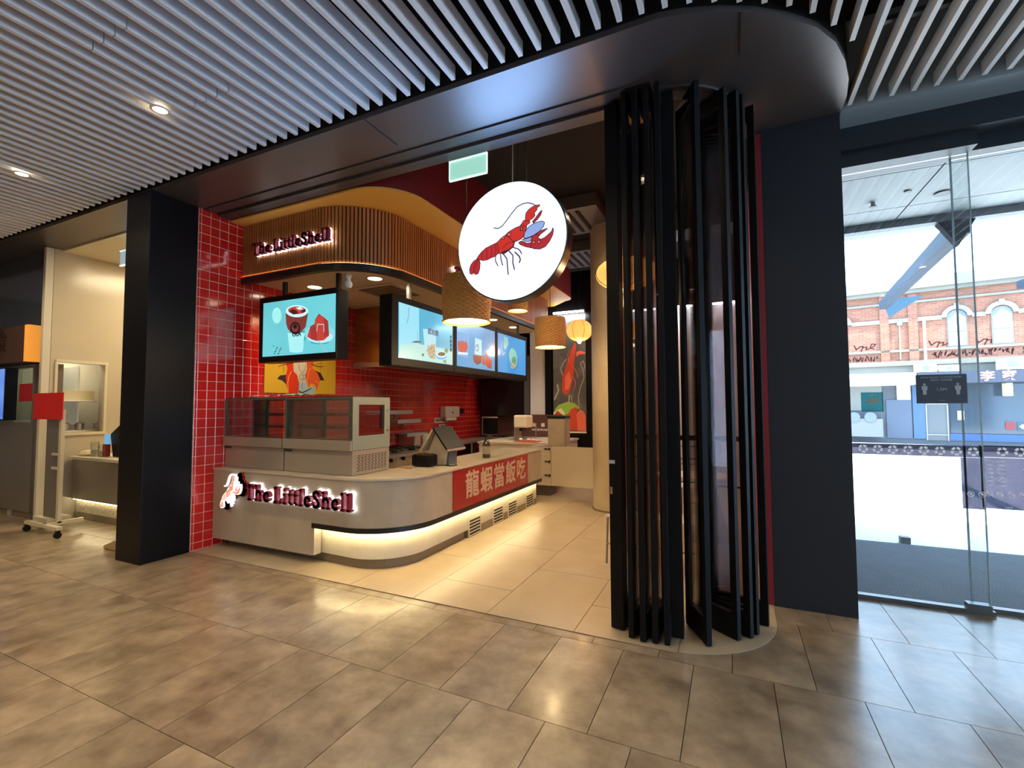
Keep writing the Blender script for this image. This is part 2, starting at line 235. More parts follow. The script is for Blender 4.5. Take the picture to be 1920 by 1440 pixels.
ART = {'lobster':[('p','fan',[[-1.958,2.75],[-1.947,2.785],[-1.917,2.817],[-1.886,2.826],[-1.871,2.819],[-1.891,2.795],[-1.907,2.761],[-1.917,2.718],[-1.932,2.706],[-1.953,2.713]]),('p','fan',[[-1.912,2.762],[-1.891,2.804],[-1.866,2.823],[-1.856,2.791],[-1.861,2.738],[-1.876,2.704],[-1.902,2.7],[-1.917,2.718]]),('p','dark',[[-1.664,2.844],[-1.645,2.885],[-1.597,2.904],[-1.545,2.913],[-1.554,2.88],[-1.597,2.856],[-1.645,2.832]]),('p','fan',[[-1.512,2.908],[-1.484,2.917],[-1.438,2.892],[-1.397,2.89],[-1.402,2.849],[-1.448,2.864],[-1.494,2.888]]),('p','tail',[[-1.891,2.827],[-1.871,2.855],[-1.841,2.882],[-1.801,2.908],[-1.751,2.923],[-1.702,2.937],[-1.688,2.882],[-1.688,2.847],[-1.722,2.825],[-1.752,2.821],[-1.786,2.808],[-1.831,2.807],[-1.856,2.817]]),('p','red',[[-1.702,2.937],[-1.664,2.967],[-1.625,2.987],[-1.597,2.965],[-1.568,2.943],[-1.545,2.913],[-1.564,2.881],[-1.597,2.864],[-1.645,2.854],[-1.674,2.841],[-1.69,2.847],[-1.688,2.882]]),('p','red',[[-1.625,2.987],[-1.596,3.008],[-1.539,3.03],[-1.483,3.042],[-1.446,3.031],[-1.437,3.017],[-1.456,2.985],[-1.465,2.953],[-1.484,2.934],[-1.521,2.923],[-1.554,2.915],[-1.573,2.944],[-1.597,2.965]]),('p','red',[[-1.493,3.043],[-1.465,3.077],[-1.446,3.079],[-1.414,3.064],[-1.41,3.051],[-1.446,3.027]]),('p','fan',[[-1.391,3.056],[-1.364,3.081],[-1.341,3.107],[-1.314,3.132],[-1.31,3.123],[-1.323,3.091],[-1.351,3.062],[-1.382,3.042]]),('p','red',[[-1.451,3.092],[-1.446,3.13],[-1.423,3.156],[-1.391,3.172],[-1.363,3.18],[-1.327,3.177],[-1.332,3.165],[-1.35,3.16],[-1.35,3.143],[-1.373,3.121],[-1.368,3.099],[-1.391,3.078],[-1.423,3.066],[-1.444,3.07]]),('p','blue',[[-1.479,2.927],[-1.438,2.927],[-1.392,2.937],[-1.402,2.912],[-1.42,2.901],[-1.456,2.91]]),('p','blue',[[-1.466,2.935],[-1.456,2.981],[-1.419,3.022],[-1.364,3.043],[-1.31,3.046],[-1.288,3.03],[-1.297,3.002],[-1.329,2.969],[-1.383,2.944],[-1.438,2.931]]),('p','fan',[[-1.37,2.942],[-1.338,2.966],[-1.298,2.977],[-1.265,2.98],[-1.284,2.966],[-1.32,2.946],[-1.343,2.925]]),('p','fan',[[-1.402,2.917],[-1.383,2.944],[-1.347,2.951],[-1.334,2.936],[-1.343,2.916],[-1.32,2.904],[-1.285,2.915],[-1.254,2.936],[-1.232,2.953],[-1.223,2.977],[-1.216,2.963],[-1.223,2.922],[-1.25,2.876],[-1.285,2.84],[-1.33,2.828],[-1.375,2.836],[-1.407,2.853],[-1.406,2.883]]),('l','leg',[[-1.713,2.828],[-1.715,2.789],[-1.692,2.744]],8),('l','leg',[[-1.669,2.835],[-1.664,2.791],[-1.65,2.745]],9),('l','leg',[[-1.645,2.836],[-1.612,2.792],[-1.607,2.731],[-1.601,2.665]],10),('l','leg',[[-1.597,2.856],[-1.559,2.811],[-1.56,2.751],[-1.546,2.697]],10),('l','leg',[[-1.559,2.876],[-1.512,2.856],[-1.494,2.836],[-1.483,2.813]],9),('l','leg',[[-1.541,2.834],[-1.503,2.795],[-1.494,2.768],[-1.504,2.747]],11),('l','leg',[[-1.726,3.061],[-1.692,3.049],[-1.654,3.062],[-1.615,3.099],[-1.567,3.152],[-1.52,3.196],[-1.473,3.211],[-1.427,3.211],[-1.381,3.192],[-1.363,3.175]],8),('l','dark',[[-1.841,2.882],[-1.836,2.841],[-1.841,2.815]],4),('l','dark',[[-1.801,2.908],[-1.791,2.862],[-1.799,2.811]],4),('l','dark',[[-1.756,2.921],[-1.747,2.873],[-1.754,2.825]],4),('l','dark',[[-1.722,2.931],[-1.708,2.885],[-1.72,2.83]],4),('l','dark',[[-1.654,2.877],[-1.616,2.911],[-1.568,2.921],[-1.503,2.924]],4),('l','dark',[[-1.907,2.761],[-1.891,2.795],[-1.869,2.819]],4),('p','spot',[[-1.577,2.981],[-1.578,2.976],[-1.582,2.972],[-1.588,2.971],[-1.595,2.972],[-1.601,2.975],[-1.605,2.98],[-1.607,2.986],[-1.605,2.991],[-1.601,2.994],[-1.595,2.996],[-1.588,2.995],[-1.582,2.991],[-1.578,2.986]]),('p','spot',[[-1.632,2.962],[-1.633,2.957],[-1.637,2.954],[-1.642,2.953],[-1.647,2.954],[-1.652,2.956],[-1.656,2.961],[-1.657,2.965],[-1.656,2.97],[-1.652,2.973],[-1.647,2.974],[-1.642,2.973],[-1.637,2.971],[-1.633,2.966]]),('p','spot',[[-1.368,2.886],[-1.369,2.881],[-1.372,2.877],[-1.377,2.876],[-1.382,2.876],[-1.386,2.879],[-1.389,2.884],[-1.39,2.889],[-1.389,2.894],[-1.386,2.898],[-1.381,2.9],[-1.377,2.899],[-1.372,2.896],[-1.369,2.891]]),('p','spot',[[-1.324,2.884],[-1.326,2.879],[-1.329,2.876],[-1.334,2.874],[-1.34,2.875],[-1.345,2.878],[-1.348,2.882],[-1.349,2.887],[-1.348,2.892],[-1.344,2.895],[-1.339,2.897],[-1.334,2.896],[-1.329,2.893],[-1.325,2.888]]),('p','dark',[[-1.47,3.008],[-1.471,3.003],[-1.474,3.0],[-1.479,2.998],[-1.484,2.999],[-1.489,3.002],[-1.493,3.006],[-1.494,3.012],[-1.493,3.016],[-1.489,3.02],[-1.484,3.021],[-1.479,3.02],[-1.474,3.017],[-1.471,3.013]]),('p','white',[[-1.474,3.008],[-1.475,3.005],[-1.477,3.003],[-1.48,3.002],[-1.483,3.002],[-1.486,3.004],[-1.488,3.007],[-1.489,3.011],[-1.488,3.014],[-1.486,3.016],[-1.483,3.017],[-1.48,3.017],[-1.477,3.015],[-1.475,3.012]])],'figure':[('p','capedark',[[4.297,1.972],[4.335,2.02],[4.434,2.037],[4.444,1.899],[4.376,1.953]]),('p','capedark',[[4.912,2.127],[5.022,2.096],[5.095,1.987],[5.0,1.989]]),('p','skin',[[4.549,2.102],[4.559,2.256],[4.819,2.279],[4.806,2.156],[4.778,2.057],[4.766,1.941],[4.65,1.936],[4.606,2.035]]),('p','jred',[[4.48,1.786],[4.437,1.898],[4.428,2.013],[4.452,2.131],[4.396,2.242],[4.517,2.276],[4.549,2.102],[4.606,2.047],[4.635,1.965],[4.644,1.871],[4.625,1.79]]),('p','jorange',[[4.777,2.142],[4.759,2.274],[4.909,2.287],[4.866,2.16],[4.959,2.092],[5.008,2.008],[5.001,1.92],[4.964,1.844],[4.916,1.917],[4.84,1.938],[4.797,1.864],[4.766,1.947],[4.749,2.055]]),('p','jean',[[4.647,1.948],[4.766,1.95],[4.797,1.864],[4.917,1.898],[4.93,1.862],[4.888,1.791],[4.668,1.786],[4.638,1.847]]),('p','capedark',[[4.638,1.829],[4.696,1.807],[4.856,1.872],[4.849,1.853],[4.703,1.789],[4.646,1.805]]),('l','jyel',[[4.47,1.795],[4.459,1.922],[4.475,2.016],[4.514,2.088]],9),('l','jyel',[[4.549,2.091],[4.606,2.047],[4.639,1.954]],6),('l','jyel',[[4.797,1.864],[4.78,1.972],[4.807,2.107],[4.836,2.158]],8),('l','jyel',[[4.915,1.979],[4.993,1.945],[4.971,1.869]],7),('l','capedark',[[4.701,1.933],[4.695,1.843]],4),('l','capedark',[[4.631,2.191],[4.647,2.109],[4.698,2.082],[4.74,2.127],[4.746,2.2]],4),('l','capedark',[[4.751,2.025],[4.746,2.004],[4.732,1.987],[4.711,1.976],[4.688,1.975],[4.667,1.983],[4.653,1.999],[4.647,2.02],[4.652,2.041],[4.666,2.058],[4.686,2.068],[4.709,2.07],[4.731,2.062],[4.745,2.046],[4.751,2.025]],4),('l','capedark',[[4.677,2.039],[4.72,2.048],[4.699,2.022],[4.721,2.0],[4.678,1.991]],4),('l','capedark',[[4.313,2.138],[4.385,2.172],[4.492,2.192],[4.546,2.208]],6),('l','capedark',[[4.391,2.172],[4.384,2.057]],3),('l','capedark',[[4.835,2.219],[4.957,2.186],[5.067,2.194]],6),('l','capedark',[[4.926,2.214],[5.05,2.249]],4),('l','capedark',[[5.019,2.259],[5.006,2.108]],3)],'tv1':[('p','egg',[[-4.862,2.696],[-4.869,2.654],[-4.89,2.622],[-4.923,2.605],[-4.959,2.608],[-4.992,2.63],[-5.016,2.666],[-5.026,2.71],[-5.019,2.753],[-4.997,2.785],[-4.964,2.801],[-4.928,2.798],[-4.895,2.776],[-4.871,2.739]]),('p','shadow',[[-4.727,2.506],[-4.466,2.487],[-4.43,2.405],[-4.484,2.349],[-4.709,2.363]]),('p','pale',[[-4.752,2.477],[-4.472,2.458],[-4.492,2.25],[-4.713,2.262]]),('p','pale',[[-4.492,2.25],[-4.503,2.241],[-4.534,2.235],[-4.579,2.233],[-4.629,2.236],[-4.674,2.243],[-4.706,2.252],[-4.718,2.262],[-4.707,2.271],[-4.675,2.277],[-4.63,2.279],[-4.58,2.276],[-4.535,2.27],[-4.504,2.26]]),('p','cupbrown',[[-4.79,2.715],[-4.42,2.683],[-4.453,2.526],[-4.514,2.481],[-4.597,2.444],[-4.683,2.473],[-4.749,2.523],[-4.779,2.592]]),('p','rimwhite',[[-4.417,2.707],[-4.428,2.684],[-4.459,2.665],[-4.507,2.653],[-4.567,2.649],[-4.632,2.655],[-4.693,2.669],[-4.744,2.69],[-4.778,2.715],[-4.79,2.741],[-4.779,2.765],[-4.747,2.784],[-4.697,2.796],[-4.635,2.799],[-4.571,2.793],[-4.51,2.778],[-4.461,2.757],[-4.429,2.733]]),('p','wmelon',[[-4.455,2.721],[-4.469,2.702],[-4.509,2.69],[-4.567,2.687],[-4.633,2.692],[-4.694,2.707],[-4.736,2.726],[-4.751,2.748],[-4.737,2.766],[-4.695,2.778],[-4.636,2.782],[-4.57,2.775],[-4.51,2.761],[-4.47,2.741]]),('p','icedark',[[-4.732,2.731],[-4.676,2.756],[-4.604,2.729],[-4.575,2.691],[-4.66,2.689]]),('p','rimwhite',[[-4.619,2.761],[-4.549,2.774],[-4.493,2.739],[-4.562,2.735]]),('p','icedark',[[-4.534,2.718],[-4.465,2.736],[-4.45,2.71],[-4.505,2.69]]),('p','black',[[-4.54,2.518],[-4.546,2.489],[-4.564,2.466],[-4.591,2.452],[-4.623,2.448],[-4.655,2.456],[-4.684,2.475],[-4.703,2.501],[-4.71,2.53],[-4.704,2.559],[-4.686,2.582],[-4.659,2.597],[-4.626,2.6],[-4.594,2.591],[-4.566,2.573],[-4.547,2.547]]),('p','cupbrown',[[-4.566,2.525],[-4.573,2.5],[-4.594,2.483],[-4.623,2.479],[-4.653,2.487],[-4.676,2.508],[-4.684,2.533],[-4.677,2.558],[-4.656,2.575],[-4.626,2.58],[-4.596,2.57],[-4.574,2.55]]),('p','black',[[-4.59,2.541],[-4.596,2.525],[-4.613,2.516],[-4.635,2.518],[-4.653,2.53],[-4.661,2.547],[-4.654,2.563],[-4.637,2.572],[-4.615,2.57],[-4.597,2.559]]),('p','plate',[[-3.994,2.414],[-4.004,2.383],[-4.037,2.356],[-4.088,2.337],[-4.153,2.326],[-4.226,2.325],[-4.301,2.335],[-4.369,2.354],[-4.423,2.381],[-4.459,2.414],[-4.472,2.448],[-4.461,2.48],[-4.426,2.508],[-4.372,2.527],[-4.305,2.537],[-4.23,2.536],[-4.157,2.526],[-4.091,2.506],[-4.039,2.479],[-4.006,2.447]]),('p','shadow',[[-4.082,2.324],[-4.096,2.315],[-4.136,2.309],[-4.194,2.308],[-4.258,2.312],[-4.318,2.32],[-4.359,2.331],[-4.374,2.342],[-4.36,2.352],[-4.318,2.357],[-4.259,2.358],[-4.194,2.354],[-4.136,2.346],[-4.096,2.335]]),('p','plate2',[[-4.025,2.378],[-4.036,2.356],[-4.07,2.338],[-4.121,2.326],[-4.185,2.322],[-4.254,2.326],[-4.32,2.338],[-4.374,2.357],[-4.41,2.38],[-4.423,2.405],[-4.411,2.428],[-4.376,2.446],[-4.322,2.458],[-4.257,2.461],[-4.188,2.456],[-4.123,2.443],[-4.071,2.425],[-4.037,2.402]]),('p','wmelon',[[-4.423,2.41],[-4.378,2.525],[-4.311,2.55],[-4.299,2.603],[-4.246,2.662],[-4.166,2.616],[-4.1,2.567],[-4.081,2.401],[-4.161,2.353],[-4.267,2.35],[-4.361,2.376]]),('p','wmelon2',[[-4.378,2.525],[-4.311,2.55],[-4.269,2.473],[-4.273,2.351],[-4.361,2.376]]),('p','wmelon2',[[-4.166,2.616],[-4.1,2.567],[-4.081,2.401],[-4.155,2.387]]),('l','pale',[[-4.272,2.463],[-4.264,2.541],[-4.164,2.533],[-4.163,2.446]],6),('l','cupbrown',[[-4.292,2.592],[-4.246,2.657],[-4.219,2.626]],6),('l','fork',[[-4.247,2.354],[-4.193,2.302],[-4.132,2.221]],9),('p','black',[[-4.975,2.333],[-4.98,2.328],[-4.99,2.329],[-4.996,2.334],[-4.991,2.339],[-4.98,2.339]]),('p','black',[[-4.919,2.306],[-4.924,2.301],[-4.935,2.302],[-4.94,2.307],[-4.935,2.312],[-4.924,2.312]]),('p','black',[[-4.864,2.28],[-4.869,2.275],[-4.879,2.275],[-4.885,2.281],[-4.88,2.286],[-4.869,2.285]]),('p','black',[[-4.949,2.261],[-4.954,2.255],[-4.964,2.256],[-4.97,2.262],[-4.965,2.267],[-4.954,2.266]]),('p','black',[[-4.894,2.234],[-4.899,2.229],[-4.909,2.229],[-4.914,2.235],[-4.909,2.24],[-4.899,2.24]]),('p','black',[[-4.841,2.305],[-4.846,2.3],[-4.857,2.3],[-4.862,2.306],[-4.857,2.311],[-4.847,2.31]]),('p','black',[[-4.926,2.286],[-4.931,2.281],[-4.941,2.282],[-4.947,2.287],[-4.942,2.292],[-4.931,2.292]]),('p','black',[[-4.871,2.259],[-4.876,2.254],[-4.886,2.255],[-4.891,2.261],[-4.886,2.266],[-4.876,2.265]]),('p','black',[[-4.956,2.24],[-4.961,2.235],[-4.971,2.236],[-4.977,2.241],[-4.972,2.246],[-4.961,2.246]]),('p','black',[[-4.903,2.311],[-4.908,2.306],[-4.918,2.307],[-4.924,2.313],[-4.919,2.318],[-4.908,2.317]]),('p','black',[[-4.848,2.285],[-4.853,2.28],[-4.863,2.28],[-4.869,2.286],[-4.864,2.291],[-4.853,2.29]]),('p','black',[[-4.933,2.266],[-4.938,2.261],[-4.948,2.261],[-4.954,2.267],[-4.949,2.272],[-4.938,2.271]]),('p','black',[[-4.878,2.239],[-4.883,2.234],[-4.893,2.235],[-4.898,2.24],[-4.893,2.245],[-4.883,2.245]])],'tv2':[('p','tvlight',[[4.423,2.835],[4.812,2.838],[4.818,2.183],[4.429,2.181]]),('p','sand',[[4.428,2.329],[4.816,2.384],[5.597,2.388],[5.597,2.179],[4.429,2.181]]),('p','foam',[[4.897,2.588],[5.178,2.625],[5.189,2.501],[4.914,2.476]]),('p','glassw',[[4.914,2.476],[5.189,2.501],[5.167,2.224],[5.07,2.22],[4.949,2.3]]),('p','peach',[[4.966,2.321],[5.069,2.404],[5.166,2.426],[5.167,2.224],[5.07,2.222]]),('p','brownsp',[[4.65,2.384],[4.736,2.414],[4.881,2.427],[4.816,2.399]]),('l','grey',[[4.783,2.537],[4.776,2.419]],6),('l','grey',[[4.608,2.809],[4.601,2.712],[4.572,2.612]],9),('p','bluebowl',[[5.457,2.298],[5.443,2.272],[5.403,2.249],[5.345,2.234],[5.283,2.228],[5.227,2.234],[5.189,2.249],[5.176,2.271],[5.189,2.296],[5.227,2.319],[5.282,2.335],[5.345,2.341],[5.402,2.336],[5.443,2.321]]),('p','rimwhite',[[5.45,2.313],[5.436,2.294],[5.4,2.277],[5.348,2.264],[5.291,2.259],[5.241,2.262],[5.206,2.273],[5.194,2.288],[5.206,2.307],[5.24,2.324],[5.291,2.337],[5.348,2.343],[5.4,2.34],[5.436,2.33]]),('p','brownsp',[[5.415,2.315],[5.405,2.302],[5.378,2.29],[5.34,2.281],[5.299,2.277],[5.261,2.279],[5.236,2.286],[5.227,2.297],[5.236,2.31],[5.261,2.322],[5.298,2.331],[5.34,2.335],[5.378,2.334],[5.405,2.327]]),('p','leafg',[[5.38,2.365],[5.437,2.404],[5.496,2.378],[5.438,2.318]]),('p','leafg',[[5.342,2.213],[5.419,2.241],[5.438,2.178]]),('p','black',[[5.01,2.387],[5.005,2.381],[4.994,2.38],[4.989,2.385],[4.994,2.39],[5.005,2.392]]),('p','black',[[5.081,2.365],[5.076,2.36],[5.065,2.358],[5.06,2.363],[5.065,2.369],[5.076,2.37]]),('p','black',[[5.154,2.344],[5.149,2.338],[5.138,2.336],[5.132,2.341],[5.138,2.347],[5.149,2.348]]),('p','black',[[5.067,2.305],[5.062,2.299],[5.052,2.298],[5.047,2.303],[5.052,2.308],[5.062,2.309]]),('p','black',[[5.14,2.282],[5.135,2.276],[5.124,2.275],[5.119,2.28],[5.124,2.286],[5.135,2.287]]),('p','black',[[5.054,2.244],[5.049,2.238],[5.038,2.237],[5.033,2.242],[5.038,2.248],[5.049,2.249]]),('p','black',[[5.125,2.375],[5.12,2.37],[5.109,2.368],[5.104,2.373],[5.109,2.379],[5.12,2.38]]),('p','black',[[5.039,2.336],[5.034,2.331],[5.024,2.329],[5.019,2.334],[5.024,2.34],[5.034,2.341]]),('p','black',[[5.111,2.314],[5.106,2.308],[5.095,2.307],[5.09,2.312],[5.095,2.318],[5.106,2.319]]),('p','black',[[5.026,2.276],[5.021,2.27],[5.01,2.269],[5.005,2.274],[5.01,2.28],[5.021,2.281]]),('p','black',[[5.098,2.253],[5.092,2.248],[5.082,2.247],[5.076,2.251],[5.082,2.257],[5.092,2.258]]),('p','black',[[5.012,2.368],[5.006,2.362],[4.996,2.361],[4.991,2.366],[4.996,2.371],[5.006,2.373]]),('p','black',[[5.083,2.346],[5.078,2.34],[5.067,2.339],[5.062,2.344],[5.067,2.35],[5.078,2.351]]),('p','black',[[5.156,2.324],[5.15,2.318],[5.14,2.317],[5.134,2.322],[5.14,2.328],[5.15,2.329]]),('p','black',[[4.911,2.256],[4.905,2.243],[4.891,2.236],[4.877,2.24],[4.871,2.252],[4.877,2.265],[4.891,2.272],[4.905,2.268]])],'tv3':[('p','tvmid',[[5.72,2.671],[6.073,2.674],[6.027,2.318],[5.721,2.334]]),('p','melonred',[[5.731,2.515],[5.773,2.548],[5.827,2.538],[5.871,2.566],[5.915,2.537],[5.971,2.567],[6.027,2.481],[5.982,2.406],[5.827,2.379],[5.742,2.404]]),('p','rimwhite',[[5.742,2.381],[6.027,2.393],[6.016,2.363],[5.742,2.348]]),('p','glassw',[[6.238,2.649],[6.448,2.639],[6.448,2.393],[6.226,2.395]]),('p','cupbrown',[[6.166,2.378],[6.46,2.394],[6.435,2.281],[6.31,2.235],[6.202,2.274]]),('p','melonred',[[6.46,2.259],[6.473,2.383],[6.537,2.414],[6.563,2.292],[6.563,2.254]]),('p','melonred',[[6.563,2.267],[6.59,2.456],[6.682,2.377],[6.791,2.349],[6.776,2.207],[6.668,2.212]]),('l','black',[[6.358,2.506],[6.352,2.483],[6.337,2.464],[6.315,2.451],[6.291,2.449],[6.27,2.457],[6.255,2.473],[6.25,2.494],[6.255,2.516],[6.27,2.536],[6.292,2.548],[6.316,2.551],[6.337,2.543],[6.352,2.527],[6.358,2.506]],8),('l','black',[[6.274,2.509],[6.323,2.538],[6.311,2.464]],6)],'tv4':[('p','leafp',[[7.259,2.809],[7.399,2.8],[7.43,2.694],[7.303,2.57],[7.227,2.615]]),('l','rimwhite',[[7.182,2.718],[7.157,2.608],[7.21,2.479],[7.303,2.542]],8),('p','leafp',[[7.798,2.486],[7.799,2.405],[7.764,2.336],[7.702,2.293],[7.625,2.284],[7.548,2.31],[7.488,2.366],[7.454,2.44],[7.453,2.518],[7.485,2.586],[7.545,2.63],[7.621,2.642],[7.698,2.618],[7.762,2.562]]),('p','leafg',[[7.757,2.418],[7.746,2.38],[7.718,2.348],[7.677,2.328],[7.632,2.325],[7.593,2.338],[7.565,2.365],[7.556,2.401],[7.566,2.438],[7.594,2.47],[7.634,2.49],[7.679,2.494],[7.719,2.481],[7.747,2.454]]),('p','peach',[[7.698,2.328],[7.688,2.303],[7.662,2.281],[7.625,2.267],[7.583,2.265],[7.547,2.273],[7.522,2.29],[7.513,2.314],[7.522,2.339],[7.548,2.36],[7.585,2.374],[7.626,2.377],[7.663,2.369],[7.689,2.352]]),('l','black',[[7.428,2.473],[7.491,2.368],[7.654,2.268],[7.807,2.336],[7.809,2.48]],6),('l','leafg',[[7.559,2.681],[7.641,2.605],[7.675,2.694]],9)],'lobposter':[('p','lettuce',[[-3.597,1.518],[-3.506,1.618],[-3.296,1.688],[-3.149,1.658],[-3.004,1.546],[-3.18,1.49],[-3.358,1.376],[-3.568,1.404]]),('p','lettw',[[-3.628,1.461],[-3.446,1.547],[-3.358,1.433],[-3.539,1.261],[-3.63,1.289]]),('p','lobred',[[-3.629,1.375],[-3.537,1.49],[-3.388,1.376],[-3.361,1.065],[-3.632,1.089]]),('p','lobred',[[-3.347,1.066],[-3.329,1.348],[-3.223,1.518],[-3.091,1.574],[-3.064,1.406],[-3.039,1.057]]),('p','lobred2',[[-3.068,1.057],[-3.093,1.406],[-3.019,1.518],[-2.947,1.49],[-2.885,1.379],[-2.881,1.046]]),('p','lobred',[[-3.427,1.945],[-3.409,2.23],[-3.348,2.4],[-3.271,2.625],[-3.194,2.849],[-3.119,2.987],[-3.075,2.956],[-3.107,2.731],[-3.139,2.534],[-3.156,2.279],[-3.218,1.998],[-3.294,1.843],[-3.368,1.859]]),('p','lobred2',[[-3.077,2.786],[-2.989,2.809],[-2.88,2.775],[-2.88,2.733],[-3.02,2.726],[-3.084,2.673]]),('p','lobred2',[[-3.349,2.229],[-3.259,2.368],[-3.202,2.167],[-3.263,1.971],[-3.352,1.944]]),('l','smoke',[[-3.409,2.287],[-3.452,2.432],[-3.376,2.572],[-3.315,2.627]],10),('l','smoke',[[-2.908,2.383],[-2.892,2.495],[-2.934,2.581],[-2.993,2.527],[-2.937,2.384],[-2.91,2.215],[-2.999,1.993],[-3.045,1.798],[-3.033,1.602]],8),('l','smoke',[[-3.25,1.829],[-3.266,1.659]],14),('l','smoke',[[-3.205,1.828],[-3.192,1.687]],8),('l','smoke',[[-3.595,1.747],[-3.502,1.947],[-3.531,2.062]],18),('l','lobred2',[[-3.224,2.851],[-3.284,2.74],[-3.257,2.567]],5),('l','lobred2',[[-3.154,2.478],[-3.082,2.333],[-3.055,2.22]],5),('l','lobred2',[[-3.171,2.252],[-3.1,2.108],[-3.145,1.94]],5)]}
def V(p):  # view position of a world point (used only to rank pieces by how near they show)
    q = _M @ (Vector(p) - Vector((0,0,1.6)))
    return (960+878*q[0]/q[2], 720+878*q[1]/q[2], q[2]) if q[2] > .1 else (-9999, -9999, 1)
def inview(p, mg=60):
    x, y, d = V(p); return -mg < x < 1920+mg and -mg < y < 1440+mg
def arc(cx, cy, r, a0, a1, n):
    return [(cx+r*math.cos(math.radians(a0+(a1-a0)*i/n)), cy+r*math.sin(math.radians(a0+(a1-a0)*i/n))) for i in range(n+1)]
def clip(poly, conv):
    out = poly
    for i in range(len(conv)):
        (ax, ay), (bx, by) = conv[i], conv[(i+1) % len(conv)]
        inp, out = out, []
        ins = lambda p: (bx-ax)*(p[1]-ay)-(by-ay)*(p[0]-ax) >= -1e-9
        for j in range(len(inp)):
            p, q = inp[j-1], inp[j]
            if ins(p) != ins(q):
                d1 = (bx-ax)*(p[1]-ay)-(by-ay)*(p[0]-ax); d2 = (bx-ax)*(q[1]-ay)-(by-ay)*(q[0]-ax); t = d1/(d1-d2)
                out.append((p[0]+(q[0]-p[0])*t, p[1]+(q[1]-p[1])*t))
            if ins(q): out.append(q)
        if len(out) < 3: return []
    return out
# ---------- colours
stone = mat('mall_stone', (.165,.115,.068), .30, noise=((.40,.31,.205), 4.2, 10, .34, .68), bump=(9,.02), spec=.6, coat=.12)
grout_d = mat('dark_joint', (.04,.032,.026), .8)
shopt = mat('shop_tile', (.42,.33,.21), .3, noise=((.50,.40,.27), 3, 5, .35, .7), bump=(12,.03))
shopg = mat('shop_joint', (.15,.11,.07), .8)
black = mat('black_panel', (.0025,.0025,.0035), .38, spec=.2)
navy = mat('navy_panel', (.020,.024,.032), .42, spec=.5)
soffm = mat('dark_metal_soffit', (.17,.145,.14), .4, metal=.75, bump=(1.5,.02))
voidm = mat('black_void', (.004,.004,.005), .8)
plaster = mat('warm_plaster', (.62,.55,.42), .6)
mallw = mat('mall_wall', (.36,.31,.25), .6)
# ---------- mall floor
fl = struct('floor', 'brown mottled stone floor of the mall')
bb = B(); bb.box(-14,-4,-.2,9,4.9,-.012); bb.build('slab', grout_d, fl)
TW, TH = .43, .865
tm = B().box(.002,.002,-.012,TW-.002,TH-.002,0).mesh('tile', stone)
cells = []
for r in range(-8, 5):
    y0 = 2.29 + TH*r; off = .18 if r % 2 == 0 else .395
    for k in range(-35, 21):
        x0 = off + TW*k
        if y0 > 4.9 or x0 > 8.6 or (y0 > 3.3 and x0 < -8.9) or y0+TH < -4: continue
        if y0 > 3.2 and -6 < x0 < -.2 : continue
        cells.append((x0, y0))
def cval(c):
    p = (c[0]+TW/2, c[1]+TH/2, 0)
    return V(p)[2] if (inview(p, 140)) else 99+Vector(p).length
cells.sort(key=cval)
rest = B()
for i, (x0, y0) in enumerate(cells):
    y1 = min(y0+TH, 4.9)
    if i < 300 and cval((x0,y0)) < 99 and y1 == y0+TH: o = local('tile', tm, fl); o.location = (x0, y0, 0)
    else: rest.box(x0+.002, y0+.002, -.012, x0+TW-.002, y1-.002, 0)
o = rest.build('tile', stone, fl); o['kind'] = 'stuff'
# ---------- shop floor, curved at its right end
sf = struct('floor', 'beige tiled floor inside the shop')
foot = [(-5.47,3.25)] + arc(-.47,3.98,.73,-90,0,14) + [(.26,10.0),(-5.47,10.0)]
B().prism(foot, .0006, .003).build('slab', shopg, sf)
for i in range(0, 9):
    for j in range(0, 6):
        x0 = -5.93 + .697*i; y0 = 3.13 + 1.2*j - (.6 if i % 2 else 0)
        for yy in (y0,):
            p = clip([(x0+.0025,yy+.0025),(x0+.6945,yy+.0025),(x0+.6945,yy+1.1975),(x0+.0025,yy+1.1975)], foot)
            if p: B().prism(p, .003, .006).build('tile', shopt, sf)
# ---------- soffit / header over the shop front (dark metal, rounded end)
hd = struct('trim_1', 'dark metal soffit header with a rounded end over the shop front')
outer = [(-14,2.79),(-.35,2.79),(-.21,2.82),(-.02,2.89),(.17,2.985),(.36,3.12),(.52,3.27),(.65,3.46),(.74,3.68),(.8,3.9),(.83,4.12),(.83,4.6)]
inner = [(.27,4.6)] + arc(-.47,3.98,.39,0,-90,12) + [(-5.469,3.59),(-5.469,3.28),(-14,3.28)]
bb = B(); bb.prism(outer + inner, 3.89, 3.93); bb.build('soffit_panel', soffm, hd)
bb = B()                                  # upstand behind slat ends and box above
for (a, b), (c, d) in zip(outer[:-1], outer[1:]): bb.prism([(a,b+.02),(c,d+.02),(c,d+.06),(a,b+.06)], 3.93, 4.6)
bb.box(-5.469,3.55,3.931,-.5,3.59,4.6); bb.box(-14,3.24,3.931,-5.75,3.28,4.6); bb.build('upstand', voidm, hd)
bb = B(); bb.box(-5.46,3.30,3.876,-.47,3.41,3.8895); bb.box(-5.46,3.46,3.862,-.47,3.588,3.8895)
A1 = arc(-.47,3.98,.57,-90,0,12); A2 = arc(-.47,3.98,.52,-90,0,12)
for i in range(12): bb.prism([A1[i],A1[i+1],A2[i+1],A2[i]], 3.872, 3.8895)
bb.build('door_track', mat('track_metal', (.11,.095,.09), .4, metal=.6), hd)
bb = B(); bb.box(-2.6,2.79,3.884,-2.596,3.2,3.8899); bb.box(.1,2.95,3.884,.104,3.3,3.8899); bb.build('seam', voidm, hd)
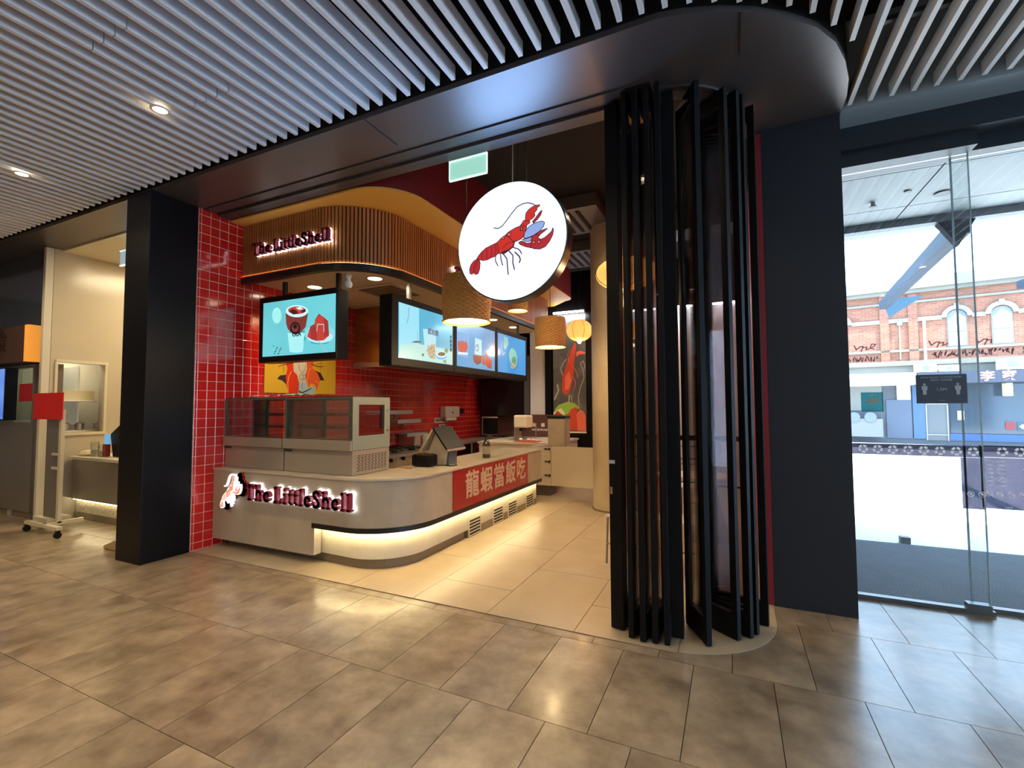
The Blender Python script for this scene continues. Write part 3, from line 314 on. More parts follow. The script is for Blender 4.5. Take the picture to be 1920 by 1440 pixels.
# ---------- black column and beams
c = struct('trim_2', 'black square column between the two shops')
B().box(-5.92,2.76,0,-5.47,3.24,3.89).build('column_casing', black, c, bevel=.003)
# ---------- left tiled wall
wl = struct('wall_left', 'red tiled wall inside the shop')
B().box(-5.75,3.25,0,-5.4735,10.0,4.6).build('backing', mat('pale_grout', (.85,.62,.46), .7), wl)
redt = mat('red_tile', (.56,.010,.008), .12, noise=((.68,.018,.012), 1.3, 2, .3, .7), coat=.6, world=False)
TP, TR = .1075, .1065
t1 = B(); x = -5.47
def tilegeo(bd, y0, z0, y1, z1):
    n = len(bd.v); e = .0035
    bd.v += [(-5.4735,y0,z0),(-5.4735,y1,z0),(-5.4735,y1,z1),(-5.4735,y0,z1),(-5.4715,y0,z0),(-5.4715,y1,z0),(-5.4715,y1,z1),(-5.4715,y0,z1),(-5.47,y0+e,z0+e),(-5.47,y1-e,z0+e),(-5.47,y1-e,z1-e),(-5.47,y0+e,z1-e)]
    for i in range(4):
        j = (i+1) % 4; bd.face([n+i,n+j,n+4+j,n+4+i]); bd.face([n+4+i,n+4+j,n+8+j,n+8+i])
    bd.face([n+8,n+9,n+10,n+11]); bd.face([n+3,n+2,n+1,n])
tb = B(); tilegeo(tb, .0024, .0024, TP-.0024, TR-.0024); tmesh = tb.mesh('tile', redt)
rest = B()
for k in range(-1, 63):
    y0 = max(3.251, 3.281+TP*k); y1 = min(3.281+TP*(k+1), 9.998)
    for r in range(-1, 42):
        z0 = max(.007, .089+TR*r); z1 = .089+TR*(r+1)
        if z0 > 4.5: continue
        if 0 <= k < 8 and r >= 0 and z1 < 4.0:
            o = local('tile', tmesh, wl); o.location = (0, y0, z0)
        else: tilegeo(rest, y0+.0024, z0+.0024, y1-.0024, z1-.0024)
o = rest.build('tile', redt, wl); o['kind'] = 'stuff'
# ---------- back wall of the shop
wb = struct('wall_back', 'black back wall of the shop with grey and white panels')
B().box(-5.75,10.0,0,.9,10.2,4.6).build('backing', black, wb)
bb = B(); bb.box(-5.28,9.6,1.38,-4.2,9.98,2.75); bb.build('black_panel', mat('black_gloss', (.006,.006,.009), .18), wb)
bb = B(); bb.box(-4.19,9.93,1.39,-3.82,9.99,3.62); bb.build('white_panel', mat('white_panel', (.75,.77,.85), .45), wb)
B().box(-5.47,9.85,.9,-3.4,9.99,1.4).build('splashback', mat('brown_steel', (.14,.075,.07), .25, metal=.3), wb)
B().box(-3.66,9.9,0,-2.7,9.98,.98).build('black_dado', black, wb)
# ---------- right side: navy wall end with the red edge
wr = struct('wall_right', 'navy wall end to the right of the folding doors')
B().box(.27,4.33,0,.82,10.0,3.89).build('wall_end', navy, wr)
B().box(.205,4.33,.006,.269,10.0,3.86).build('red_edge', mat('red_edge', (.30,.02,.025), .5), wr)
B().box(.27,4.34,3.93,.9,10.0,4.6).build('wall_top', voidm, wr)
# ---------- ceilings
ce = struct('ceiling', 'ceiling of pale slats hung below a black void')
B().box(-14,-4,4.6,.9,10.2,4.7).box(.9,-4,4.6,9.2,4.95,4.7).build('void_plate', voidm, ce)
slatm = mat('grey_slat', (.74,.72,.70), .55)
def slat(x1, y0, y1):
    me = B().box(-.03, y0, 3.9, 0, y1, 4.0).mesh('slat', slatm)
    return me
long_ = slat(0, -3.9, 2.73); long2 = slat(0, -3.9, 4.28)
def curve_end(x):
    pts = [(-.3,2.74),(-.15,2.77),(0,2.83),(.2,2.93),(.36,3.03),(.49,3.14),(.62,3.3),(.76,3.51),(.83,3.7)]
    for (a, b), (c, d) in zip(pts[:-1], pts[1:]):
        if a <= x <= c: return b+(d-b)*(x-a)/(c-a)
    return 2.73
joints = {}
for k in range(-98, 77):
    x = -1.06 + .13*k
    if x < -13.7 or x > 8.9: continue
    if k in (-17,-18,-19,-20):       # slats made of two lengths with a butt joint
        for (a, b) in ((-3.9,1.487),(1.493,2.122),(2.128,2.73)):
            o = local('slat', slat(0,a,b), ce); o.location = (x,0,0)
    else:
        me = long2 if x > .8 else (long_ if x < -.3 else slat(0,-3.9,curve_end(x)))
        o = local('slat', me, ce); o.location = (x,0,0)
bb = B()
for y in (-2.5,-.5,1.2,3.6): bb.box(-13.9,y,4.03,8.9,y+.04,4.06) if y < 3 else bb.box(.9,y,4.03,8.9,y+.04,4.06)
bb.build('carrier_rail', mat('rail_metal', (.12,.12,.12), .5, metal=.5), ce)
bb = B(); bb.tube([(1.35+.28*math.cos(a), 3.25+.28*math.sin(a), 4.2) for a in [2*PI*i/20 for i in range(20)]], .03, 8, True); bb.tube([(1.35,3.25,4.2),(1.9,3.25,4.3),(3.8,3.4,4.3)], .07, 10); bb.build('duct', mat('duct_grey', (.16,.16,.16), .5), ce, smooth=True)
# kitchen ceiling slab, inside the timber bulkhead
kc = struct('ceiling', 'low warm ceiling above the kitchen counter')
kpoly = [(-5.465,3.845),(-4.2,3.845)] + arc(-4.2,4.48,.635,-90,0,8)[1:] + [(-3.565,9.25),(-5.465,9.25)]
B().prism(kpoly, 3.17, 3.2).build('ceiling_panel', plaster, kc)
# ---------- mall shell (behind and beside the camera)
sh = struct('wall_front', 'mall walls around the walkway')
B().box(-14,-4.2,0,9.2,-4,4.6).build('rear_wall', mallw, sh)
wx = struct('wall_far', 'mall walls at the ends of the walkway')
B().box(-14.2,-4,0,-14,6.3,4.6).build('end_wall', mallw, wx); B().box(9,-4,3.6,9.2,4.95,4.6).build('end_wall', mallw, wx); B().box(9,-4,0,9.2,-2.5,3.6).build('end_wall', mallw, wx)
# ---------- entrance: header, glass, exterior
en = struct('trim_3', 'dark header above the glass entrance')
B().box(.83,4.32,3.89,9,4.6,4.6).build('header_soffit', mat('header_grey', (.30,.33,.34), .4), en)
B().box(.83,4.6,3.70,9,4.95,4.6).build('header_fascia', navy, en)
B().box(.83,4.67,3.585,1.75,4.93,3.70).build('door_rail_box', navy, en); B().box(1.75,4.78,3.585,9,4.93,3.70).build('door_rail_box', navy, en)
# ================================================================= art helper
PAL = {'fan':(.45,.02,.03),'red':(.62,.03,.02),'tail':(.52,.025,.025),'dark':(.06,.01,.02),'blue':(.30,.42,.80),'leg':(.12,.03,.12),'spot':(.75,.22,.18),'white':(1,1,1),
'capedark':(.04,.02,.025),'skin':(.66,.55,.38),'jred':(.72,.035,.01),'jorange':(.78,.10,.02),'jean':(.36,.47,.50),'jyel':(.9,.42,.05),
'egg':(.33,.78,.78),'shadow':(.04,.36,.42),'pale':(.36,.78,.80),'cupbrown':(.20,.035,.03),'rimwhite':(.55,.80,.85),'wmelon':(.50,.045,.035),'wmelon2':(.33,.03,.03),'icedark':(.05,.012,.015),'black':(.01,.01,.012),'plate':(.22,.62,.68),'plate2':(.45,.75,.80),'fork':(.35,.45,.48),
'tvlight':(.28,.66,.80),'sand':(.38,.66,.62),'foam':(.38,.66,.82),'glassw':(.40,.66,.72),'peach':(.45,.36,.22),'brownsp':(.10,.06,.035),'grey':(.16,.28,.38),'bluebowl':(.10,.42,.80),'leafg':(.10,.30,.16),
'tvmid':(.14,.34,.62),'melonred':(.45,.05,.03),'leafp':(.20,.52,.48),
'lettuce':(.30,.55,.08),'lettw':(.80,.88,.55),'lobred':(.62,.07,.03),'lobred2':(.85,.18,.11),'smoke':(.45,.45,.44)}
def amat(n, e):
    k = 'print_%s_%g' % (n, e)
    if k in MATS: return MATS[k]
    c = PAL[n]
    if e: return mat(k, (.01,.01,.01), .3, emit=e, ecol=c)
    return mat(k, c, .45)
def art(name, items, parent, ax, base, sgn, e=0, outline=None, z=1.0, lwf=1.0, ow=.005, fx=None, mname='print'):
    keys = []
    for it in items:
        if it[1] not in keys: keys.append(it[1])
    b = B(); mats = [amat(k, e) for k in keys]
    if outline: mats.append(amat(outline, e))
    f = fx or (lambda p: tuple(p))
    for i, it in enumerate(items):
        d = .0008 + i*.00022
        b.cur = keys.index(it[1]); pts = [f(q) for q in it[2]]
        if it[0] == 'p':
            b.prism(pts, d-.0004, d+.0003, ax, base, sgn)
            if outline:
                b.cur = len(keys); b.stroke(pts+[pts[0]], ow, d-.0006, d+.0001+.0003, ax, base, sgn)
        else: b.stroke(pts, it[3]*lwf, d-.0004, d+.0003, ax, base, sgn)
    return b.build(name, mats, parent)
exec_art = None
# ================================================================= timber bulkhead
wood = mat('timber_slat', (.50,.195,.055), .42, noise=((.36,.125,.035), 6, 6, .35, .7), stretch=(1,1,.12))
woodb = mat('timber_back', (.07,.028,.012), .7)
bk = thing('timber_bulkhead', 'curved bulkhead of vertical timber slats hung over the kitchen counter', 'bulkhead', (-4.2,3.8,3.2))
def pathpt(s):
    """point and heading along the bulkhead face"""
    a = 1.27; r = .7; L = r*PI/2
    if s < a: return (-5.47+s, 3.78, 0.0)
    if s < a+L:
        t = (s-a)/r; return (-4.2+r*math.sin(t), 4.48-r*math.cos(t), t)
    return (-3.5, 4.48+(s-a-L), PI/2)
SL = 1.27 + .7*PI/2 + 4.82
def strip(b, s0, s1, o0, o1, z0, z1, n=46):
    """band that follows the bulkhead path, offset outwards o0..o1"""
    ss = [0,1.27] + [1.27+.7*PI/2*i/14 for i in range(1,15)] + [SL]
    P = []
    for s in ss:
        x, y, t = pathpt(s); nx, ny = math.sin(t), -math.cos(t); P.append(((x+nx*o0, y+ny*o0), (x+nx*o1, y+ny*o1)))
    for (a, b2), (c, d) in zip(P[:-1], P[1:]): b.prism([a, c, d, b2], z0, z1)
b = B(); strip(b, 0, 1, -.04, -.022, 3.2, 3.85); b.build('backing', woodb, bk)
b = B(); strip(b, 0, 1, -.06, .012, 3.12, 3.198); b.build('black_ring', mat('black_satin', (.008,.008,.009), .35), bk)
sm_ = B().box(-.0135, -.0, 3.22, .0135, .022, 3.845).mesh('slat', wood)
n = int(SL/.043)
for i in range(n):
    x, y, t = pathpt(.02+i*.043)
    o = local('slat', sm_, bk); o.location = (x+4.2, y-3.8, -3.2); o.rotation_euler.z = t
b = B(); strip(b, 0, 1, -.02, -.008, 3.2, 3.206); b.build('light_strip', mat('led_warm', (1,.6,.25), .5, emit=7, ecol=(1,.55,.2)), bk)
# yellow soffit and red fascia above it
ys = thing('yellow_soffit', 'curved yellow soffit panel with a dark red fascia above the timber slats', 'soffit', (-4.2,3.7,3.85))
ypath = [(-5.47,3.62),(-3.55,3.62)] + arc(-3.55,4.17,.55,-90,0,10) + [(-3.0,9.3)] + arc(-3.25,9.3,.25,0,75,5)[1:] + [(-3.6,9.95)]
B().prism(ypath + [(-5.47,9.95)], 3.851, 3.87).build('soffit_panel', mat('yellow_paint', (.85,.50,.10), .5), ys)
b = B()
for (a_, b_), (c_, d_) in zip(ypath[:-1], ypath[1:]):
    L = math.hypot(c_-a_, d_-b_)
    if L < 1e-4: continue
    nx, ny = -(d_-b_)/L*.02, (c_-a_)/L*.02; b.prism([(a_,b_),(c_,d_),(c_+nx,d_+ny),(a_+nx,b_+ny)], 3.871, 4.6)
b.build('red_fascia', mat('dark_red_paint', (.20,.010,.012), .55), ys)
# ================================================================= slab-serif lettering built from strokes
def ringp(cx, cy, rx, ry, a0, a1, n=12): return [(cx+rx*math.cos(math.radians(a0+(a1-a0)*i/n)), cy+ry*math.sin(math.radians(a0+(a1-a0)*i/n))) for i in range(n+1)]
GL = {
'T': (.82, [([(.4,.1),(.4,.88)],.25),([(.12,.88),(.7,.88)],.19),([(.09,.88),(.09,.74)],.12),([(.73,.88),(.73,.74)],.12),([(.26,.07),(.54,.07)],.14)]),
'h': (.76, [([(.2,.1),(.2,.9)],.2),([(.08,.92),(.2,.92)],.13),([(.08,.07),(.32,.07)],.13),([(.2,.45),(.32,.58),(.46,.58),(.55,.46),(.55,.1)],.19),([(.46,.07),(.67,.07)],.13)]),
'e': (.64, [(ringp(.31,.33,.2,.24,20,320),.18),([(.15,.34),(.49,.34)],.1)]),
'L': (.78, [([(.22,.12),(.22,.88)],.25),([(.1,.92),(.38,.92)],.13),([(.1,.08),(.62,.08)],.16),([(.65,.1),(.65,.28)],.14)]),
'i': (.42, [([(.2,.1),(.2,.55)],.2),([(.08,.58),(.2,.58)],.13),([(.08,.07),(.34,.07)],.13),([(.18,.86),(.22,.86)],.22)]),
't': (.44, [([(.2,.17),(.2,.8)],.2),([(.06,.6),(.38,.6)],.13),([(.2,.15),(.28,.07),(.37,.1)],.14)]),
'l': (.42, [([(.2,.1),(.2,.92)],.2),([(.08,.93),(.2,.93)],.13),([(.08,.07),(.34,.07)],.13)]),
'S': (.70, [([(.56,.72),(.5,.86),(.34,.91),(.18,.84),(.14,.70),(.26,.57),(.44,.46),(.55,.30),(.5,.14),(.34,.07),(.18,.12),(.1,.28)],.2)]),
' ': (.25, [])}
mar = mat('maroon_letter', (.26,.012,.04), .35, coat=.2); glow = mat('white_backlight', (1,1,1), .5, emit=2.2, ecol=(.86,.92,1))
def lettering(parent, txt, x0, z0, sc, ax, base, sgn, depth=.045):
    x = x0
    for ch in txt:
        adv, st = GL[ch]
        if st:
            b = B()
            for pl, wd in st: b.stroke([(x+p*sc, z0+q*sc) for p, q in pl], wd*sc, .022, .022+depth, ax, base, sgn)
            L = b.build('letter', mar, parent)
            g = B()
            for pl, wd in st: g.stroke([(x+p*sc, z0+q*sc) for p, q in pl], wd*sc+.011, .006, .018, ax, base, sgn)
            o = g.build('backlight', glow, L)
        x += adv*sc
for args in (('shop_lettering', 'backlit maroon lettering The LittleShell on the counter front', (-4.8,3.48,.6), -4.82, .592, .178, 'Y', 3.49, -1),
             ('shop_lettering', 'backlit maroon lettering The LittleShell on the front of the timber bulkhead', (-5.2,3.75,3.4), -5.20, 3.425, .147, 'Y', 3.778, -1),
             ('shop_lettering', 'backlit maroon lettering on the side of the bulkhead, half hidden by the round sign', (-3.48,5.5,3.4), 5.48, 3.40, .147, 'X', -3.478, 1)):
    nm, lb, lc, x0, z0, sc, ax, base, sgn = args
    t = thing(nm, lb, 'lettering', lc, 'The LittleShell letter signs'); lettering(t, 'The LittleShell', x0, z0, sc, ax, base, sgn)
# ================================================================= counter
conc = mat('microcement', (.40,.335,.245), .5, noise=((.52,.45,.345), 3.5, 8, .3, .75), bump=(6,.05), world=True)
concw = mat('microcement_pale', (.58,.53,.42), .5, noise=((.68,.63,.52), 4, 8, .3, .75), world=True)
ct = thing('service_counter', 'long curved concrete-look service counter with a lit recessed base', 'counter', (-3.6,4.2,0))
def cpath(o, r=.62, end=7.15):
    """outer line of the counter body: front Y=3.49, corner, side X=-2.83, moved inwards by o"""
    x1, y0 = -2.83-o, 3.49+o
    return [(-3.88,y0)] + arc(x1-r+o, y0+r-o, r-o, -90, 0, 16) + [(x1,end)]
up = cpath(0)
def wall_of(b, pth, th, z0, z1):
    for (a, c), (d, e) in zip(pth[:-1], pth[1:]):
        L = math.hypot(d-a, e-c)
        if L < 1e-5: continue
        nx, ny = -(e-c)/L*th, (d-a)/L*th
        n = len(b.v); b.v += [(a,c,z0),(d,e,z0),(d,e,z1),(a,c,z1)]; b.face([n,n+1,n+2,n+3])
b = B(); body = [(-5.465,3.49)] + up + [(-3.48,7.15),(-3.48,4.25),(-5.465,4.25)]; b.prism(body, .425, .88); b.prism([(-5.465,3.49),(-3.885,3.49),(-3.885,3.62),(-5.465,3.62)], .10, .425)
b.build('counter_body', conc, ct)
b = B(); tp = [(-5.465,3.48)] + [(p[0]+.01*(i>2), p[1]-.01) for i, p in enumerate(up)]; b.prism(tp[:-1] + [(-2.82,7.16),(-3.49,7.16),(-3.49,4.26),(-5.465,4.26)], .881, .90)
b.build('countertop', mat('countertop', (.56,.49,.37), .22, noise=((.64,.57,.45), 4, 6, .3, .7), world=True), ct)
b = B(); b.prism([(-3.884,3.485)] + cpath(-.006)[1:] + [(-3.3,7.155),(-3.3,4.2),(-3.884,4.2)], .375, .424); b.build('black_trim', MATS['black_satin'], ct)
bp_ = cpath(.095, .6)
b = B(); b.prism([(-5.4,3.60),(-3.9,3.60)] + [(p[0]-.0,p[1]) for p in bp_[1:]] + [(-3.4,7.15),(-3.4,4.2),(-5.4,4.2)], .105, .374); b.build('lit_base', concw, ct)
b = B(); b.prism([(-5.4,3.64),(-3.9,3.64)] + cpath(.13,.6,4.95)[1:] + [(-3.4,4.95),(-3.4,4.2),(-5.4,4.2)], .006, .104); b.prism([(-2.925,4.97),(-2.925,7.15),(-3.4,7.15),(-3.4,4.97)], .006, .104); b.build('kick_plate', mat('kick_brown', (.20,.155,.105), .4), ct)
b = B(); b.box(-3.884,3.49,.105,-3.85,3.58,.374); b.build('return_panel', conc, ct)
# LED strip under the black trim
lp = cpath(.045, .6)
b = B()
for (a_, b_), (c_, d_) in zip(lp[:-1], lp[1:]): b.stroke([(a_,b_),(c_,d_)], .012, .366, .3745, 'Z')
b.build('light_strip', mat('led_cove', (1,.85,.5), .5, emit=55, ecol=(1,.80,.42)), ct)
# vents
for y0, z0, z1 in ((4.98,.012,.235),(5.62,.012,.235),(6.08,.012,.23),(6.72,.012,.22)):
    v = B().box(-2.925,y0,z0,-2.918,y0+.30,z1).build('vent_plate', concw, ct)
    for k in range(5):
        zz = z0+.022+k*(z1-z0-.03)/5; B().box(-2.9179,y0+.02,zz,-2.9165,y0+.28,zz+.02).build('slot', voidm, v)
# red panel with characters
rp = thing('red_sign_panel', 'red panel with five large beige Chinese characters on the counter side', 'sign', (-2.83,5.5,.64))
B().box(-2.829,4.47,.43,-2.822,6.575,.875).build('panel', mat('red_gloss', (.36,.010,.014), .12, coat=.5), rp)
beige = mat('beige_letter', (.60,.42,.30), .5)
for i, ch in enumerate('龍蝦當飯吃'):
    text_obj('character', ch, .33, beige, rp, (-2.8215, 4.90+i*.355, .655), 'X', fat=.0075, ext=.0006)
# small lobster sign on the counter
LB = ART['lobster']; lx = [q[0] for it in LB for q in it[2]]; lz = [q[1] for it in LB for q in it[2]]
cx_, cz_ = (min(lx)+max(lx))/2, (min(lz)+max(lz))/2; lsx = .43/(max(lx)-min(lx)); lsz = .34/(max(lz)-min(lz))
def lobsmall(p):
    x, z = (p[0]-cx_)*lsx, (p[1]-cz_)*lsz; a = .28
    return (-5.10 + (x*math.cos(a)-z*math.sin(a))*.9, .665 + x*math.sin(a)+z*math.cos(a))
t = thing('lobster_sign', 'small backlit red and white lobster sign left of the counter lettering', 'sign', (-5.1,3.48,.66))
b = B()
for it in LB:
    pts = [lobsmall(q) for q in it[2]]
    if it[0] == 'p': b.prism(pts, .03, .05, 'Y', 3.49, -1); b.stroke(pts+[pts[0]], .012, .03, .05, 'Y', 3.49, -1)
    else: b.stroke(pts, .012, .03, .05, 'Y', 3.49, -1)
b.build('white_backing', mat('lit_white', (1,1,1), .5, emit=.55, ecol=(.95,.95,1)), t)
b = B()
for it in LB[:14]:
    pts = [(lobsmall(q)[0]+.05, lobsmall(q)[1]) for q in it[2]]; b.prism(pts, .001, .028, 'Y', 3.49, -1); b.stroke(pts+[pts[0]], .05, .001, .028, 'Y', 3.49, -1)
b.build('red_backplate', mat('red_acrylic', (.28,.01,.012), .3), t)
PAL['lred'] = (.85,.22,.13); PAL['lpale'] = (1,.8,.75)
art('printed_lobster', [(it[0], {'red':'lred','tail':'lred','fan':'lred','blue':'white','leg':'white','dark':'lpale','spot':'white','white':'white'}[it[1]], it[2], *it[3:]) for it in LB], t, 'Y', 3.49-.05, -1, e=1.2, fx=lobsmall, lwf=.0018)
# ================================================================= display cases
steel = mat('steel', (.50,.48,.44), .32, metal=.9); steelw = mat('case_steel', (.42,.36,.29), .38, metal=.35)
cg = glass('case_glass', (.86,.93,.90), .07)
def case(x0, x1, lb):
    y0, y1 = 3.6, 4.17
    c = thing('display_case', lb, 'display case', ((x0+x1)/2, 3.9, .905), 'pastry display cases on the counter')
    b = B(); b.box(x0,y0+.01,.903,x1,y1,1.15); b.build('base_unit', steelw, c, bevel=.004)
    b = B(); b.box(x0,y0-.02,1.152,x1,y0+.03,1.255); b.build('front_lip', steelw, c, bevel=.004)
    b = B(); b.box(x0,y0+.03,1.152,x1,y1,1.225); b.build('deck', mat('deck_steel', (.40,.36,.28), .3, metal=.6), c)
    fr = mat('case_frame', (.13,.15,.125), .35, metal=.3)
    b = B(); q = .022
    b.box(x0,y1-q,1.225,x0+q,y1,1.69); b.box(x1-q,y1-q,1.225,x1,y1,1.69); b.box(x0,y0,1.68,x1,y0+q,1.70); b.box(x0,y1-q,1.68,x1,y1,1.70); b.box(x0,y0+q,1.68,x0+q,y1-q,1.70); b.box(x1-q,y0+q,1.68,x1,y1-q,1.70); b.box(x0+.40*(x1-x0),y1-q,1.225,x0+.40*(x1-x0)+.1,y1,1.68)
    b.box(x0,y0,1.256,x0+.03,y0+.03,1.68); b.build('frame', fr, c)
    for z in (1.38, 1.52):
        s = B().box(x0+.03,y0+.14,z,x1-.03,y1-.03,z+.006).build('shelf', glass('shelf_glass', (.80,.90,.86), .1), c)
        bb = B(); bb.box(x0+.05,y0+.14,z-.016,x1-.05,y0+.15,z-.001); bb.box(x0+.45,y0+.13,z-.02,x0+.62,y0+.139,z+.012); bb.build('shelf_rail', steel, s)
    B().box(x0+.005,y0+.005,1.257,x1-.003,y0+.011,1.68).build('front_glass', cg, c)
    B().box(x0+.002,y0+.03,1.226,x0+.006,y1-.024,1.68).build('side_glass', cg, c)
    B().box(x0+.02,y0+.012,1.701,x1-.02,y1-.02,1.708).build('top_glass', mat('dark_top', (.03,.03,.03), .2), c)
    b = B(); b.box(x0+.01,y0+.004,1.118,x0+.12,y0+.0095,1.145); b.build('name_plate', mat('plate_grey', (.06,.055,.05), .4), c)
    return c
case(-5.455,-4.47,'glass pastry display case next to the red tiled wall')
c2 = case(-4.445,-3.47,'right glass pastry display case with a perforated side vent')
b = B(); X = -3.47
gm = mat('side_panel', (.34,.38,.31), .35, metal=.3)
b.box(X,3.605,1.155,X+.006,4.17,1.30); b.box(X,3.605,1.30,X+.006,3.69,1.70); b.box(X,4.08,1.30,X+.006,4.17,1.70); b.box(X,3.69,1.62,X+.006,4.08,1.70); b.build('side_panel', gm, c2)
B().box(X+.001,3.69,1.30,X+.004,4.08,1.62).build('side_glass', cg, c2)
b = B(); b.box(X+.004,4.02,1.36,X+.012,4.06,1.60); b.build('handle', MATS['black_satin'], c2)
sv = B(); sv.box(X+.0001,3.66,.93,X+.003,4.12,1.12); svo = sv.build('side_vent', steelw, c2)
b = B()
for r in range(10):
    for k in range(9):
        b.box(X+.0031,3.675+k*.05+(r%2)*.012,.94+r*.017,X+.004,3.675+k*.05+.034+(r%2)*.012,.947+r*.017)
b.build('perforation', voidm, svo)['kind'] = 'stuff'
b = B(); b.xcyl(4.13,1.56,X+.006,X+.014,.011,10); b.xcyl(4.13,1.34,X+.006,X+.014,.011,10); b.build('screw_cap', steel, c2)
# papers on top of the cases
pp = thing('paper_sheets', 'crumpled white paper sheets lying on top of the left display case', 'paper', (-4.75,3.8,1.709))
papm = mat('white_paper', (.80,.75,.62), .7)
for i, (x, y, l, w_, rz) in enumerate(((-4.95,3.72,.34,.12,.1),(-4.68,3.78,.30,.16,-.25),(-4.35,3.76,.28,.1,.2),(-4.62,3.9,.26,.15,.5))):
    b = B(); nx = 6
    for k in range(nx):
        h0, h1 = .006*i+.02*abs(math.sin(k*1.3+i)), .006*i+.02*abs(math.sin((k+1)*1.3+i)); a0, a1 = l*(k/nx-.5), l*((k+1)/nx-.5)
        n = len(b.v)
        for a, h in ((a0,h0),(a1,h1)):
            for yy, dz in ((-w_/2,0),(w_/2,.006)): b.v += [(a,yy,h+dz+.002),(a,yy,h+dz+.0045)]
        b.face([n+1,n+5,n+7,n+3]); b.face([n,n+2,n+6,n+4]); b.face([n,n+4,n+5,n+1]); b.face([n+2,n+3,n+7,n+6])
    me = b.mesh('sheet', papm); o = local('sheet', me, pp); o.location = (x+4.75, y-3.8, .001); o.rotation_euler.z = rz
# ================================================================= poster behind
t = thing('wall_poster', 'yellow poster of a figure in a red jacket and cape on the red tiles', 'poster', (-5.46,4.7,2.2))
B().box(-5.468,4.11,1.787,-5.456,5.31,2.72).build('board', mat('poster_yellow', (.72,.40,.02), .5), t)
art('printed_figure', ART['figure'], t, 'X', -5.456, 1, lwf=.0012)
# ================================================================= screens
blk = mat('screen_case', (.005,.005,.006), .42, spec=.2)
def scr_mat(n, c1, c2):
    m = mat(n, (.01,.01,.01), .12, emit=1.0); nt = m.node_tree; b = nt.nodes['Principled BSDF']
    tc = nt.nodes.new('ShaderNodeTexCoord'); nz = nt.nodes.new('ShaderNodeTexNoise'); nz.inputs['Scale'].default_value = .9; nz.inputs['Detail'].default_value = 2
    r = nt.nodes.new('ShaderNodeValToRGB'); r.color_ramp.elements[0].color = (*c1,1); r.color_ramp.elements[1].color = (*c2,1); r.color_ramp.elements[0].position = .35; r.color_ramp.elements[1].position = .65
    nt.links.new(tc.outputs['Object'], nz.inputs['Vector']); nt.links.new(nz.outputs[0], r.inputs[0]); nt.links.new(r.outputs[0], b.inputs['Emission Color']); return m
def post(b, x, y, z0, z1=3.13, r=.022): b.box(x-r, y-r, z0, x+r, y+r, z1)
t = thing('menu_screen', 'black hanging menu screen showing a red iced drink and watermelon', 'screen', (-4.6,3.95,2.5), 'menu screens under the bulkhead')
B().box(-5.27,3.88,2.14,-3.985,4.06,2.945).build('housing', blk, t, bevel=.01)
B().box(-5.185,3.872,2.213,-3.998,3.879,2.873).build('display', scr_mat('display_teal', (.08,.42,.48), (.14,.56,.62)), t)
art('picture', ART['tv1'], t, 'Y', 3.872, -1, e=1, lwf=.0012)
text_obj('caption', 'CCA', .07, amat('black',1), t, (-4.60,3.868,2.45), 'Y', bold=.002)
b = B(); post(b,-4.93,3.97,2.945); post(b,-4.05,3.97,2.945); b.build('hanger', MATS['black_satin'], t)
tr_ = [('menu_screen','first screen of the long hanging row, showing a milky iced cup and blue bowl',4.30,5.655,(4.418,5.60),'tv2','display_sky',(.10,.42,.60),(.20,.55,.72),'琥珀奶'),
('menu_screen','middle screen of the hanging row, showing a dark red drink with watermelon',5.66,6.965,(5.72,6.90),'tv3','display_blue',(.07,.26,.52),(.16,.38,.62),None),
('menu_screen','last screen of the hanging row, showing a pale green drink on blue',6.97,8.28,(7.02,8.19),'tv4','display_deep',(.04,.24,.60),(.10,.34,.66),None)]
for nm, lb, y0, y1, (s0, s1), an, mn, c1, c2, cap in tr_:
    t = thing(nm, lb, 'screen', (-3.65,(y0+y1)/2,2.5), 'menu screens under the bulkhead')
    B().box(-3.74,y0,2.08,-3.555,y1,2.92).build('housing', blk, t, bevel=.008)
    B().box(-3.554,s0,2.178,-3.548,s1,2.84).build('display', scr_mat(mn, c1, c2), t)
    art('picture', ART[an], t, 'X', -3.548, 1, e=1, lwf=.0011)
    if cap:
        text_obj('caption', cap, .085, amat('black',1), t, (-3.543,5.12,2.57), 'X', bold=.001)
        for k, ch in enumerate('招牌推薦'): text_obj('caption', ch, .055, amat('black',1), t, (-3.543,5.55,2.56-.058*k), 'X', bold=.001)
    b = B(); post(b,-3.65,(4.74 if y0 < 5 else (6.3 if y0 < 6 else 8.05)),2.92); b.build('hanger', steel if y0 < 5 else MATS['black_satin'], t)
# ================================================================= range hood
t = thing('range_hood', 'large polished range hood on the red tiled wall behind the screens', 'hood', (-4.9,7.3,2.24))
b = B(); b.box(-5.468,5.7,2.29,-4.45,9.3,3.168); b.build('canopy', mat('copper_steel', (.52,.22,.09), .22, metal=.8, noise=((.62,.36,.12), .8, 2, .3, .7)), t)
b = B(); b.box(-5.468,5.68,2.22,-4.43,5.76,2.289); b.box(-4.5,5.76,2.22,-4.43,9.32,2.289); b.box(-5.468,9.24,2.22,-4.5,9.32,2.289); b.build('gutter', steel, t)
b = B()
for k in range(7): b.box(-5.40,5.9+k*.48,2.262,-4.52,6.3+k*.48,2.288)
b.build('filter', mat('filter_steel', (.35,.36,.36), .3, metal=.8), t)
